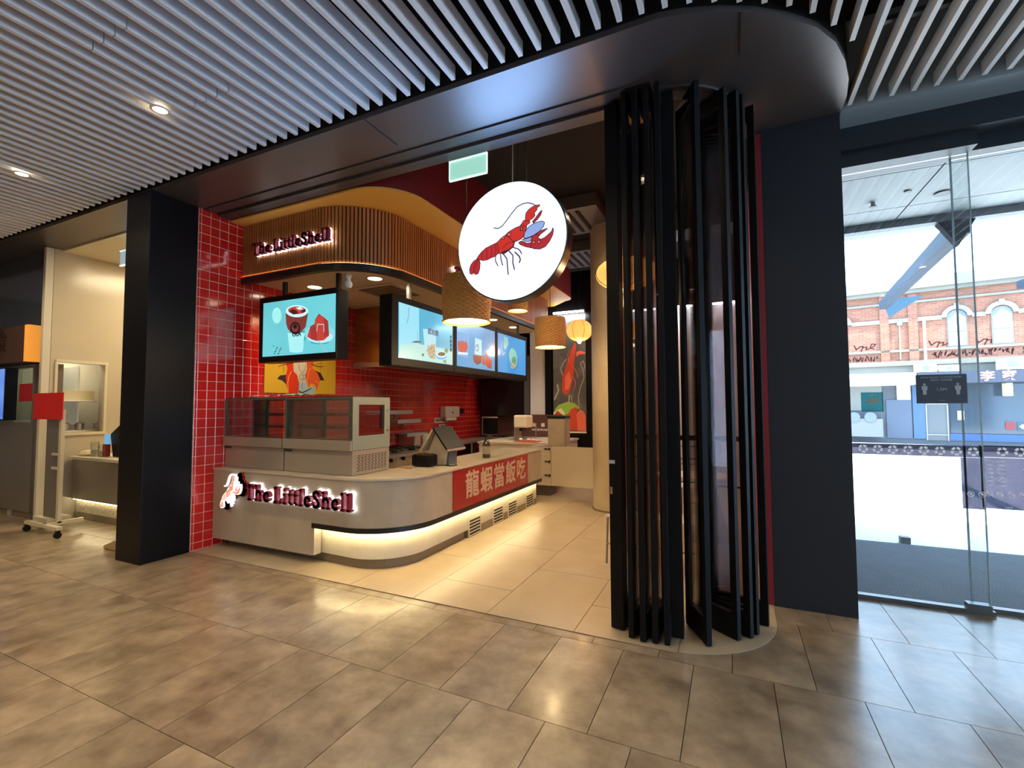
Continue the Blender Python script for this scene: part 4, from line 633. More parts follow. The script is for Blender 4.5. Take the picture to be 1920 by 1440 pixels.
# ================================================================= downlights and ceiling fittings of the kitchen
dlm = mat('downlight_glow', (1,.9,.7), .5, emit=16, ecol=(1,.86,.62)); rimm = mat('white_rim', (.8,.76,.68), .4)
def downlight(x, y, z, r, lb, power, colr, group, spot=2.4):
    t = thing('downlight', lb, 'downlight', (x,y,z), group)
    b = B(); b.lathe([(r,0),(r+.018,-.002),(r+.018,-.008),(r,-.010)], 0, 0, 24, cap=False); local('rim', b.mesh('rim', rimm), t)
    local('lens', B().cyl(0,0,-.004,-.001,r,24).mesh('lens', dlm), t)
    lamp('SPOT', 'lamp', (x,y,z-.02), power, colr, t, size=.06, spot=spot, blend=.8); return t
W1 = (1,.80,.54)
for x, y, lb in ((-4.91,4.4,'round kitchen downlight above the first hanging screen'),(-3.92,4.42,'large round kitchen downlight behind the curved corner of the bulkhead'),(-3.90,7.5,'kitchen downlight above the middle of the screen row'),(-3.90,8.4,'kitchen downlight above the far end of the screen row'),(-4.3,6.3,'kitchen downlight near the range hood')):
    downlight(x, y, 3.17, .085, lb, 75, W1, 'round downlights in the kitchen ceiling')
t = thing('ceiling_speaker', 'small white egg-shaped security camera under the kitchen ceiling', 'camera', (-4.1,4.16,3.17))
b = B(); b.lathe([(.045,0),(.05,-.02),(.03,-.05),(.032,-.07),(.05,-.10),(.052,-.13),(.035,-.16),(.005,-.17)],0,0,16); local('camera_body', b.mesh('camera_body', rimm, smooth=True), t)
t = thing('air_grille', 'white slotted air grille in the kitchen ceiling', 'vent', (-4.2,5.0,3.16))
b = B(); b.box(-4.55,4.66,3.158,-3.85,5.42,3.169); b.build('frame', plaster, t)
for k in range(9): B().box(-4.48,4.74+k*.07,3.150,-3.92,4.77+k*.07,3.157).build('slat', mat('grille_dark', (.10,.08,.06), .5), t)
t = thing('ceiling_hatch', 'square access hatch in the kitchen ceiling behind the first screen', 'hatch', (-5.0,5.3,3.16))
b = B(); b.box(-5.3,5.15,3.16,-4.75,5.6,3.169); b.build('panel', plaster, t)
# ================================================================= round hanging sign
SY = 3.75
RS = Vector((-1.77, SY, 3.08))
t = thing('round_sign', 'round backlit white sign with a red lobster hung from the ceiling', 'sign', RS)
R0 = .544
b = B(); b.ycyl(0,0,.0,.13,R0,64); me = b.mesh('rim', mat('sign_rim', (.05,.04,.045), .3, metal=.7), smooth=True); local('rim', me, t)
local('lit_face', B().ycyl(0,0,-.012,-.0005,R0-.012,64).mesh('lit_face', mat('sign_glow', (.9,.97,1), .4, emit=1.25, ecol=(.60,.89,1))), t)
def lobbig(p): return ((p[0]+1.59)*SY/3.4*1.02, (p[1]-2.935)*SY/3.4*1.02)
o = art('printed_lobster', LB, t, 'Y', -.0125, -1, e=.85, outline='dark', fx=lobbig, lwf=.00125, ow=.0065); o.location = (0,0,0)
b = B(); b.cyl(0,.06,R0,1.6,.006,8); b.cyl(.14,.06,R0-.01,1.6,.003,6); local('hanging_rod', b.mesh('hanging_rod', steel), t)
ql = lamp('AREA', 'sign_light', (RS.x, SY-.03, RS.z), 22, (.22,.48,1), t, size=1.0, rot=(-PI/2,0,0))
# exit sign, washed out green
t = thing('exit_sign', 'pale green edge-lit exit sign hung under the dark header', 'sign', (-2.13,3.63,3.8))
B().box(-2.33,3.625,3.70,-1.945,3.635,3.868).build('panel', mat('exit_green', (.4,.8,.7), .4, emit=.62, ecol=(.40,.80,.66)), t)
b = B(); b.box(-2.335,3.615,3.869,-1.94,3.645,3.886); b.box(-2.335,3.62,3.689,-1.94,3.64,3.699); b.box(-2.337,3.62,3.70,-2.331,3.64,3.868); b.box(-1.944,3.62,3.70,-1.938,3.64,3.868); b.build('edge_frame', mat('exit_edge', (.8,.9,.85), .4, emit=.8, ecol=(.75,.95,.85)), t)
b = B(); b.box(-2.2,3.6,3.887,-2.07,3.65,3.96); b.build('bracket', MATS['black_satin'], t)
# ================================================================= pendant lamps
rope = mat('woven_rope', (.42,.21,.055), .65, noise=((.58,.32,.10), 60, 3, .35, .65)); diff = mat('lamp_diffuser', (1,.9,.6), .5, emit=4.5, ecol=(1,.78,.40))
def woven(x, y, z0, z1, r, lb, pw=24):
    t = thing('woven_pendant', lb, 'pendant lamp', (x,y,z0), 'woven rope pendant lamps')
    h = z1-z0; n = 72; k = 44; b = B()
    prof = [(r*(1-.10*abs(i/k-.55)**2*2), h*i/k) for i in range(k+1)]
    b.lathe(prof, 0, 0, n, cap=False, mod=lambda i, j: 1+.022*(1 if ((i//2 + j//2) % 2) else -1)*(1 if i % 2 else .4))
    b.lathe([(r*.86,.01),(r*.97,-.004),(r,.012)],0,0,n,cap=False,mod=lambda i, j: 1+.02*(j%2)); b.lathe([(.03,h+.004),(r*.95,h)],0,0,n,cap=False)
    local('shade', b.mesh('shade', rope, smooth=False), t)
    local('diffuser', B().cyl(0,0,.012,.02,r*.86,32).mesh('diffuser', diff), t)
    local('cord', B().cyl(0,0,h,4.6-z0,.004,6).mesh('cord', MATS['black_satin']), t)
    lamp('POINT', 'bulb', (x,y,z0-.06), pw, (1,.72,.38), t, size=.08); return t
woven(-2.49,4.2,2.475,2.945,.253,'large woven rope pendant lamp hanging left of the round sign')
woven(-2.23,6.0,2.40,2.80,.212,'woven rope drum pendant lamp hanging below right of the round sign')
woven(-2.2,4.86,2.69,2.95,.115,'small woven pendant lamp peeking out below the round sign', 5)
woven(-1.18,7.06,3.62,4.0,.23,'woven pendant lamp seen through the black folding doors', 6)
lan = mat('lantern_paper', (.80,.36,.08), .7, emit=1.1, ecol=(1,.42,.10)); bulbm = mat('bulb_glow', (1,.9,.7), .5, emit=14, ecol=(1,.82,.5)); wire = mat('lantern_wire', (.30,.12,.03), .5)
def lantern(x, y, zc, r, hh, lb):
    t = thing('paper_lantern', lb, 'lantern', (x,y,zc), 'orange flattened paper lanterns')
    b = B(); k = 12; b.lathe([(r*math.cos(a)**.8 if abs(a) < 1.5 else r*.12, hh*math.sin(a)) for a in [-1.45+2.9*i/k for i in range(k+1)]], 0, 0, 28)
    s = local('shade', b.mesh('shade', lan, smooth=True), t)
    b = B()
    for q in range(7):
        an = PI*q/7*2; b.tube([(r*1.01*math.cos(a)**.8*math.cos(an), r*1.01*math.cos(a)**.8*math.sin(an), hh*1.01*math.sin(a)) for a in [-1.4+2.8*i/10 for i in range(11)]], .004, 5)
    local('rib', b.mesh('rib', wire), t)
    local('cord', B().cyl(0,0,hh,4.6-zc,.004,6).mesh('cord', MATS['black_satin']), t)
    local('bulb', B().lathe([(.01,-hh-.05),(.035,-hh-.03),(.035,-hh),(.01,-hh+.01)],0,0,12).mesh('bulb', bulbm), t)
    lamp('POINT', 'lamp', (x,y,zc-hh-.12), 14, (1,.6,.28), t, size=.06)
lantern(-2.62,8.65,3.04,.25,.20,'orange paper lantern in front of the lobster poster')
lantern(-.91,4.62,2.90,.30,.15,'large orange paper lantern half hidden by the first folding door')
lantern(-1.56,8.3,2.92,.22,.15,'small low orange paper lantern seen through the folding doors')
# ================================================================= folding doors
sg = glass('smoked_glass', (.93,.91,.91), .05); dfm = mat('door_black', (.005,.0055,.007), .55, spec=.2)
fd = thing('folding_doors', 'stack of black framed smoked glass folding doors on the curved sill', 'folding door', (-.47,3.98,.02))
pan = [((-.775,3.405),(-.70,3.78),.095),((-.66,3.31),(-.60,3.72),.036),((-.58,3.29),(-.54,3.71),.036),((-.50,3.30),(-.49,3.71),.036),((-.425,3.31),(-.44,3.70),.036),((-.375,3.44),(-.385,3.74),.085),
((-.17,3.41),(-.325,3.71),.036),((.01,3.58),(-.26,3.79),.036),((.09,3.65),(-.215,3.85),.036),((.13,3.72),(-.205,3.905),.036),((.205,3.90),(-.17,3.985),.04)]
for (ax_, ay_), (bx_, by_), th in pan:
    L = math.hypot(bx_-ax_, by_-ay_); an = math.atan2(by_-ay_, bx_-ax_); b = B(); z0, z1 = .012, 3.865; sw = .05 if th < .06 else .08
    tt = th/2
    b.box(0,-tt,z0,sw,tt,z1); b.box(L-.045,-.018,z0,L,.018,z1); b.box(sw,-.018,z0,L-.045,.018,z0+.17); b.box(sw,-.018,z1-.12,L-.045,.018,z1)
    me = b.mesh('door_panel', dfm, bevel=.002); o = local('door_panel', me, fd); o.location = (ax_+.47, ay_-3.98, -.02); o.rotation_euler.z = an
    g = local('glass', B().box(sw+.001,-.003,z0+.171,L-.046,.003,z1-.121).mesh('glass', sg), o)
b = B(); b.box(-.815,3.3535,1.185,-.765,3.3555,1.21); b.build('sticker', mat('sticker_white', (.5,.52,.55), .5), fd)
b = B(); b.box(-.80,3.352,.97,-.785,3.3555,1.02); b.build('lock', steel, fd)
# ================================================================= round column, gate, cabinets at the back
warmc = mat('warm_column', (.42,.33,.21), .5, noise=((.52,.43,.29), 2.2, 7, .3, .75), world=True)
t = thing('round_column', 'round beige plastered column beside the low gate', 'column', (-1.67,7.3,.006))
B().cyl(-1.67,7.3,.007,4.59,.33,40).build('shaft', warmc, t, smooth=True); B().cyl(-1.67,7.3,.007,.03,.345,40).build('base_ring', shopg, t)
cream = mat('cream_laminate', (.66,.57,.42), .4)
t = thing('service_gate', 'low cream gate with black spear hinges beside the round column', 'gate', (-2.5,7.8,.2))
B().box(-2.895,7.78,.2,-2.02,7.82,.885).build('gate_panel', cream, t, bevel=.003)
hm = mat('hinge_black', (.05,.045,.04), .4, metal=.6)
for z in (.84,.62,.38):
    b = B(); b.box(-2.94,7.765,z-.022,-2.91,7.779,z+.022); b.prism([(-3.02,z),(-2.99,z+.018),(-2.975,z+.006),(-2.94,z+.006),(-2.94,z-.006),(-2.975,z-.006),(-2.99,z-.018)], 7.765, 7.779, 'Y'); b.build('hinge', hm, t)
t = thing('end_cabinet', 'cream cabinet end panel the gate hinges from', 'cabinet', (-3.05,7.9,0))
B().box(-3.30,7.78,.2,-2.9,8.2,.88).build('body', cream, t); B().box(-3.25,7.86,.007,-2.95,8.2,.199).build('plinth', mat('plinth_grey', (.12,.10,.085), .5), t)
t = thing('end_tower', 'short square beige post with a black cap standing over the gate hinge', 'post', (-2.8,8.0,.88))
b = B(); b.box(-2.97,7.83,.885,-2.66,8.13,1.37); b.build('post_body', conc, t); B().box(-2.98,7.82,1.371,-2.65,8.14,1.42).build('cap', MATS['black_satin'], t)
t = thing('rear_bench', 'cream kitchen bench with a sink along the back wall', 'bench', (-3.8,9,0))
B().box(-4.6,8.25,.1,-3.05,9.84,.86).build('carcass', cream, t); B().box(-4.62,8.22,.861,-3.02,9.845,.90).build('worktop', mat('worktop', (.62,.55,.44), .3), t)
b = B(); b.box(-4.3,9.0,.901,-3.95,9.5,.906); b.build('sink', steel, t); b = B(); b.tube([(-3.9,9.55,.9),(-3.9,9.55,1.2),(-3.95,9.4,1.25),(-4.0,9.3,1.18)], .012, 8); b.build('tap', steel, t, smooth=True)
t = thing('steel_table', 'stainless steel work table against the red tiles at the back left', 'table', (-5.1,8.0,0))
B().box(-5.46,6.77,.86,-4.75,9.6,.90).build('tabletop', steel, t)
for x in (-5.42,-4.8):
    for y in (6.82,8.3,9.5): B().cyl(x,y,.007,.859,.02,10).build('leg', steel, t)
B().box(-5.44,7.05,.25,-4.78,9.55,.28).build('lower_shelf', steel, t)
# ---- cooker and wall shelves
t = thing('gas_cooker', 'stainless gas cooker with black burners and knobs behind the counter', 'cooker', (-5.0,5.7,0))
B().box(-5.46,4.9,.12,-4.72,6.75,.86).build('body', steel, t)
b = B()
for k in range(4):
    y = 5.15+k*.45
    for x in (-5.28,-4.93): b.tube([(x+.13*math.cos(a), y+.13*math.sin(a), .905) for a in [2*PI*i/12 for i in range(12)]], .012, 6, True); b.box(x-.17,y-.008,.895,x+.17,y+.008,.912); b.box(x-.008,y-.17,.895,x+.008,y+.17,.912)
    B().cyl(-4.93,y,.862,.89,.06,14).build('burner', blk, t)
b.build('grate', blk, t)
for k in range(6): B().xcyl(5.1+k*.3,.78,-4.719,-4.69,.028,12).build('knob', blk, t)
b = B(); b.box(-4.72,4.9,.83,-4.6,6.75,.86); b.build('front_rail', steel, t)
shm = mat('steel_shelf_blue', (.42,.50,.55), .3, metal=.6)
for y0, y1, z, lb in ((5.6,6.75,1.52,'top steel wall shelf beside the display cases'),(6.35,7.0,1.36,'middle folded steel wall shelf on the red tiles'),(6.6,7.2,1.12,'lowest folded steel shelf above the cooker')):
    t = thing('wall_shelf', lb, 'shelf', (-5.3,(y0+y1)/2,z), 'steel wall shelves')
    B().box(-5.468,y0,z,-5.1,y1,z+.012).build('tray', shm, t); b = B(); b.box(-5.11,y0,z-.05,-5.098,y1,z-.001); b.build('front_lip', shm, t)
    B().box(-5.468,y0+.03,z-.14,-5.44,y0+.05,z-.001).build('bracket', steel, t); B().box(-5.468,y1-.05,z-.14,-5.44,y1-.03,z-.001).build('bracket', steel, t)
t = thing('upright_cabinet', 'narrow stainless upright cabinet beside the display case', 'cabinet', (-5.2,6.95,.9))
B().box(-5.45,6.8,.91,-5.1,6.98,1.10).build('body', steel, t); B().box(-5.095,6.82,.93,-5.09,6.96,1.08).build('door', steelw, t)
t = thing('cup_stack', 'stack of pale green bowls beside the cooker', 'bowls', (-4.90,6.85,.905))
for k in range(4): B().lathe([(.045,.905+k*.055),(.062,.952+k*.055),(.058,.952+k*.055),(.03,.91+k*.055)],-4.90,6.85,16).build('bowl', mat('pale_green', (.55,.72,.60), .4), t)
t = thing('towel_dispenser', 'white paper towel dispenser mounted on the red tiles', 'dispenser', (-5.4,8.42,1.48))
b = B(); b.box(-5.468,8.15,1.37,-5.33,8.70,1.60); b.build('housing', mat('grey_white', (.62,.62,.58), .4), t, bevel=.02); b = B(); b.box(-5.40,8.25,1.30,-5.36,8.62,1.369); b.build('towel', papm, t); b = B(); b.xcyl(8.42,1.47,-5.329,-5.322,.018,10); b.build('keyhole', blk, t)
t = thing('wall_sticker', 'black and white DISHWASHING ONLY lettering on the red tiles', 'sign', (-5.46,8.2,1.3))
B().box(-5.468,7.95,1.26,-5.464,8.52,1.36).build('sticker', mat('sticker_w', (.7,.7,.68), .5), t); B().box(-5.468,8.12,1.14,-5.464,8.36,1.23).build('sticker', MATS['sticker_w'], t)
text_obj('lettering', 'DISHWASHING', .075, blk, t, (-5.463,8.235,1.31), 'X', bold=.002); text_obj('lettering', 'ONLY', .075, blk, t, (-5.463,8.24,1.185), 'X', bold=.002)
t = thing('socket', 'small black wall socket on the red tiles', 'socket', (-5.46,9.05,1.5)); B().box(-5.468,8.95,1.44,-5.45,9.10,1.54).build('plate', blk, t); B().box(-5.449,9.0,1.47,-5.446,9.05,1.5).build('switch', steel, t)
t = thing('till_monitor', 'black monitor in a pale frame standing at the back of the kitchen', 'monitor', (-4.95,9.35,.9))
b = B(); b.box(-5.14,9.36,.95,-4.76,9.39,1.36); b.build('frame', mat('pale_frame', (.5,.5,.5), .4), t); B().box(-5.11,9.345,.97,-4.74,9.358,1.33).build('display', blk, t); b = B(); b.box(-5.0,9.37,.905,-4.9,9.45,.95); b.build('stand', steel, t)
t = thing('soap_dispenser', 'boxy cream drink dispenser standing on the rear bench', 'dispenser', (-3.85,8.75,.905))
B().box(-4.0,8.6,1.16,-3.72,8.95,1.41).build('tank', mat('cream_plastic', (.75,.68,.52), .4), t, bevel=.03); b = B(); b.box(-4.0,8.62,.905,-3.97,8.93,1.159); b.box(-3.99,8.7,.905,-3.74,8.95,.93); b.build('stand', steel, t); b = B(); b.box(-3.86,8.57,1.10,-3.82,8.61,1.158); b.build('tap', blk, t)
t = thing('food_tray', 'red tray with small white dishes on the rear bench', 'tray', (-3.62,8.42,.905)); b = B(); b.box(-3.86,8.28,.904,-3.38,8.56,.915); b.build('tray_base', mat('tray_red', (.55,.03,.03), .4), t)
for x, y in ((-3.75,8.4),(-3.6,8.45),(-3.48,8.38)): B().lathe([(.03,.916),(.045,.95),(.02,.965)],x,y,12).build('dish', papm, t)
t = thing('wall_sockets', 'row of three white switch plates on the brown splashback', 'switch', (-3.8,9.84,1.2))
for x in (-4.05,-3.85,-3.62): B().box(x-.04,9.838,1.13,x+.04,9.848,1.21).build('plate', rimm, t)
text_obj('lettering', 'HANDWASHING', .07, rimm, t, (-3.85,9.836,1.06), 'Y', bold=.002)
# ================================================================= things on the counter
t = thing('pos_terminal', 'A-shaped point of sale terminal with a black touch screen on the counter', 'till', (-3.17,4.85,.901))
bei = mat('beige_plastic', (.60,.52,.38), .4)
b = B(); b.prism([(-3.42,1.07),(-3.24,1.335),(-3.215,1.335),(-3.395,1.06)], 4.66, 5.02, 'Y'); b.prism([(-3.36,.905),(-3.30,1.12),(-3.22,1.30),(-3.12,1.12),(-3.06,1.12),(-3.10,.905)], 4.72, 4.96, 'Y'); b.build('stand', bei, t)
b = B(); b.prism([(-3.225,1.34),(-3.03,1.09),(-3.012,1.10),(-3.207,1.35)], 4.64, 5.04, 'Y'); b.build('touch_screen', blk, t)
b = B(); b.prism([(-3.026,1.088),(-3.022,1.065),(-3.0,1.078),(-3.008,1.098)], 4.64, 5.04, 'Y'); b.build('bezel', steel, t); b = B(); b.box(-3.095,4.75,.905,-3.06,4.93,1.06); b.build('card_reader', mat('reader_blue', (.10,.13,.17), .4), t)
t = thing('receipt_printer', 'black rounded receipt printer on the counter', 'printer', (-3.26,4.5,.901)); B().box(-3.40,4.47,.903,-3.14,4.65,1.045).build('housing', blk, t, bevel=.035); b = B(); b.tube([(-3.14,4.6,.912),(-3.06,4.68,.907),(-2.98,4.66,.907),(-2.95,4.75,.907),(-3.02,4.84,.907)], .006, 6); b.build('cable', blk, t)
t = thing('yellow_cup', 'small yellow pot between the printer and the till', 'cup', (-3.42,4.78,.9)); B().lathe([(.03,.902),(.045,1.06),(.04,1.06),(.028,.91)],-3.47,4.78,14).build('cup_body', mat('pot_yellow', (.70,.42,.06), .4), t)
t = thing('glass_bottle', 'dark glass bottle with a pale label on the counter', 'bottle', (-3.02,5.62,.901)); b = B(); b.lathe([(.052,.902),(.055,.91),(.055,1.08),(.035,1.13),(.018,1.145),(.018,1.175)],-3.02,5.62,20); b.build('bottle_body', mat('bottle_glass', (.045,.035,.028), .08, coat=.5), t, smooth=True); B().cyl(-3.02,5.62,.955,1.06,.0562,20).build('bottle_label', mat('bottle_label', (.34,.29,.22), .5), t); B().cyl(-3.02,5.62,1.1755,1.2,.02,12).build('cap', blk, t)
t = thing('snack_scraps', 'small biscuit pieces lying on the counter by the printer', 'food', (-3.38,4.37,.901))
for x, y, a in ((-3.42,4.33,.2),(-3.34,4.36,.8),(-3.30,4.30,1.6)):
    b = B(); b.box(x-.04,y-.012,.9012,x+.04,y+.012,.912); b.build('biscuit', mat('biscuit', (.45,.25,.10), .7), t)
# ================================================================= lobster photo poster, white light panels, ceiling units
t = thing('lobster_poster', 'tall dark photo poster of cooked lobsters lit from above', 'poster', (-3.24,9.94,2.3))
B().box(-3.63,9.932,1.04,-2.865,9.96,3.64).build('board', mat('poster_dark', (.09,.09,.085), .35, noise=((.22,.22,.21), 2.2, 5, .45, .8)), t)
art('printed_lobsters', ART['lobposter'], t, 'Y', 9.932, -1, lwf=.0020)
B().box(-3.60,9.88,3.66,-2.90,9.93,3.70).build('light_strip', mat('led_white', (1,1,1), .5, emit=14, ecol=(.92,.96,1)), t); B().box(-3.66,9.9,1.0,-2.78,9.93,1.035).build('sill', papm, t)
B().box(-3.80,9.86,1.39,-3.66,9.985,3.8).build('frame_post', black, t); B().box(-2.86,9.9,.98,-2.72,9.985,3.8).build('frame_post', black, t)
wp = thing('light_panels', 'white rear wall panels with a bright strip light seen through the folding doors', 'panel', (-1.2,9.9,2))
for k in range(4): B().box(-2.3+k*.62,9.93,1.0,-1.72+k*.62,9.97,3.55).build('panel', mat('panel_pale', (.62,.60,.64), .5), wp)
for k in range(4): B().box(-2.3+k*.62,9.93,.05,-1.72+k*.62,9.97,.9).build('panel', mat('panel_pale2', (.55,.56,.62), .5), wp)
B().box(-2.3,9.88,3.56,.1,9.93,3.60).build('light_strip', MATS['led_white'], wp)
lamp('AREA', 'wash_light', (-1.2,9.7,3.5), 12, (.9,.94,1), wp, size=2.2, sy=.1, rot=(math.radians(35),0,0))
lamp('AREA', 'wash_light', (-3.2,9.75,3.6), 9, (.95,.97,1), wp, size=.7, sy=.1, rot=(math.radians(25),0,0))
for x, y, lb in ((-2.1,6.8,'grey ceiling air conditioner cassette above the round column'),(-2.5,8.6,'second grey ceiling cassette near the back wall')):
    t = thing('ceiling_cassette', lb, 'air conditioner', (x,y,4.45)); gcol = mat('cassette_grey', (.10,.095,.10), .5)
    B().box(x-.45,y-.5,4.40,x+.45,y+.5,4.59).build('casing', gcol, t)
    for k in range(4): B().box(x-.3+k*.14,y-.4,4.385,x-.25+k*.14,y+.4,4.399).build('louvre', voidm, t)
t = thing('ceiling_duct', 'grey ceiling duct run above the round column', 'duct', (-1.2,8.0,4.3)); B().box(-1.8,7.4,4.25,.1,7.9,4.59).build('duct_box', mat('duct_dark', (.07,.065,.065), .5), t); B().box(-1.9,7.35,4.22,-1.81,9.6,4.5).build('duct_flange', gcol, t)
# ================================================================= seating behind the doors
chm = mat('chair_metal', (.30,.27,.25), .3, metal=.8); chw = mat('chair_slat', (.66,.60,.55), .45)
def chair(x, y, rz, lb):
    t = thing('slatted_chair', lb, 'chair', (x,y,.006), 'metal slatted chairs', rz)
    for sx in (-.19,.19):
        local('leg', B().tube([(sx,-.19,.0),(sx*.95,-.17,.46)], .011, 8).mesh('leg', chm), t)
        local('leg', B().tube([(sx,.22,.0),(sx*.95,.18,.46),(sx*.95,.24,.98)], .011, 8).mesh('leg', chm), t)
    local('back_frame', B().tube([(-.18,.24,.98),(-.14,.25,1.04),(.14,.25,1.04),(.18,.24,.98)], .011, 8).mesh('back_frame', chm), t)
    local('back_rail', B().tube([(-.18,.225,.80),(.18,.225,.80)], .009, 6).mesh('back_rail', chm), t)
    sm1 = B().box(-.2,-.028,.462,.2,.028,.478).mesh('seat_slat', chw)
    for k in range(6): o = local('seat_slat', sm1, t); o.location = (0,-.17+k*.066,0)
    local('stretcher', B().tube([(-.185,-.185,.2),(.185,-.185,.2)], .008, 6).mesh('stretcher', chm), t)
    return t
chair(-.40,4.95,.15,'metal chair with pale seat slats just behind the folding doors'); chair(-.95,4.9,-.3,'metal chair partly hidden behind the first folding door panels'); chair(-.55,7.0,2.9,'metal chair further back behind the folding doors')
t = thing('dining_table', 'small round table behind the folding doors', 'table', (-.35,6.1,.006)); B().cyl(-.35,6.1,.74,.765,.36,32).build('tabletop', chw, t); B().cyl(-.35,6.1,.02,.739,.03,12).build('pedestal', chm, t); B().cyl(-.35,6.1,.007,.02,.22,24).build('base', chm, t)
# ================================================================= mall downlights
ORD = ('first','second','third','fourth','fifth','sixth','seventh')
lb_ = {(0,0):'nearer ceiling downlight between the slats, left of the header',(1,0):'farther ceiling downlight between the slats at the far left'}
for i, x in enumerate((-3.99,-6.30,-8.6,-10.9,-1.68,.63,2.9)):
    for j, y in enumerate((2.03,-.3,-2.6)):
        vis = (i, j) in lb_
        downlight(x+.05, y, 3.899, .048, lb_.get((i,j), 'ceiling downlight %s from the glass entrance in the %s row from the shop' % (ORD[{6:0,5:1,4:2,0:3,1:4,2:5,3:6}[i]], 'second' if j == 1 else 'third')), (100 if x < 0 else 25), (1,.77,.50), 'mall ceiling downlights' if not vis else 'mall ceiling downlights', spot=2.5) if vis or j else None
        if not vis and not j and x > -9: lamp('SPOT','lamp',(x+.05,y,3.88), 80 if x < 0 else 20,(1,.77,.50),None,size=.06,spot=2.5,blend=.8)
for x, y, w_ in ((-1.0,6.2,'over the dining table'),(-.6,8.4,'nearest the pale rear panels'),(-1.5,4.3,'nearest the shop entrance'),(-2.3,6.6,'over the aisle by the counter end'),(-2.1,8.6,'behind the round column')):  # downlights added out of view to brighten the dining side and aisle
    downlight(x, y, 4.59, .06, 'added round downlight in the black shop ceiling ' + w_, 110, (1,.76,.48), 'added dining side downlights', spot=2.3)
# ================================================================= neighbouring food stall (left)
cr = mat('stall_cream', (.48,.42,.31), .2, noise=((.52,.46,.34), 1.5, 3, .3, .7)); sst = mat('stall_steel', (.38,.34,.28), .33, metal=.75)
sw = struct('wall_side', 'cream wall of the neighbouring stall')
def holed(b, x0, x1, y0, y1, z0, z1, a0, a1, c0, c1):   # wall in the YZ plane with an opening
    b.box(x0,y0,z0,x1,a0,z1); b.box(x0,a1,z0,x1,y1,z1); b.box(x0,a0,z0,x1,a1,c0); b.box(x0,a0,c1,x1,a1,z1)
b = B(); holed(b, -8.9, -8.75, 3.22, 6.0, 0, 3.92, 3.30, 3.86, 1.24, 2.26); b.build('side_panel', cr, sw)
B().box(-8.9,5.98,0,-5.75,6.1,3.92).build('rear_panel', cr, sw); B().box(-14,6.1,0,-5.75,6.3,4.6).build('outer_panel', voidm, sw)
B().box(-8.9,3.30,3.87,-5.76,5.98,3.92).build('ceiling_panel', mat('stall_ceiling', (.70,.64,.48), .6), sw)
B().box(-8.82,3.13,0,-8.75,3.215,3.885).build('corner_post', mat('pale_post', (.62,.58,.46), .4), sw)
b = B(); e = .022
b.box(-8.749,3.28,2.26,-8.73,3.90,2.30); b.box(-8.749,3.28,1.20,-8.73,3.90,1.24); b.box(-8.749,3.27,1.24,-8.73,3.30,2.26); b.box(-8.749,3.86,1.24,-8.73,3.89,2.26); b.build('window_trim', mat('trim_cream', (.62,.57,.42), .4), sw)
kb = thing('stall_shelf', 'white shelf with a cream container inside the stall window', 'shelf', (-9.3,3.7,1.5))
b = B(); b.box(-9.5,3.45,1.70,-8.95,4.2,1.72); b.box(-9.5,3.45,1.24,-8.95,4.2,1.26); b.build('board', rimm, kb)
B().box(-9.3,3.46,1.721,-9.0,3.85,1.86).build('container', mat('box_cream', (.66,.62,.40), .5), kb); b = B()
for y in (3.55,3.72,3.95): b.lathe([(.05,1.265),(.06,1.36),(.03,1.38)],-9.1,y,12)
b.build('jar', steel, kb)
B().box(-9.9,3.22,0,-9.8,5.9,3.9).build('inner_panel', mat('stall_inner', (.46,.42,.32), .5), sw)
lamp('AREA','stall_light',(-7.4,4.6,3.85),70,(1,.84,.55),sw,size=1.2,rot=(0,0,0)); lamp('AREA','stall_light',(-9.35,3.7,2.6),14,(1,.88,.65),sw,size=.4)
for x, y in ((-7.9,3.9),(-6.6,3.9)):
    t = thing('downlight', 'recessed light in the neighbouring stall ceiling, %s' % ('beside its cream wall' if x < -7 else 'nearest the black column'), 'downlight', (x,y,3.865), 'stall ceiling lights'); local('lens', B().cyl(0,0,-.002,.002,.07,20).mesh('lens', dlm), t)
t = thing('stall_exit_sign', 'pale blue exit sign under the stall ceiling left of the black column', 'sign', (-7.2,3.4,3.7)); B().box(-7.42,3.40,3.52,-7.0,3.42,3.70).build('panel', mat('exit_blue', (.5,.65,.75), .4, emit=.5, ecol=(.45,.60,.72)), t); b = B(); b.box(-7.43,3.395,3.70,-6.99,3.425,3.715); b.box(-7.43,3.395,3.505,-6.99,3.425,3.519); b.box(-7.25,3.40,3.716,-7.15,3.42,3.865); b.build('edge_frame', MATS['exit_edge'], t)
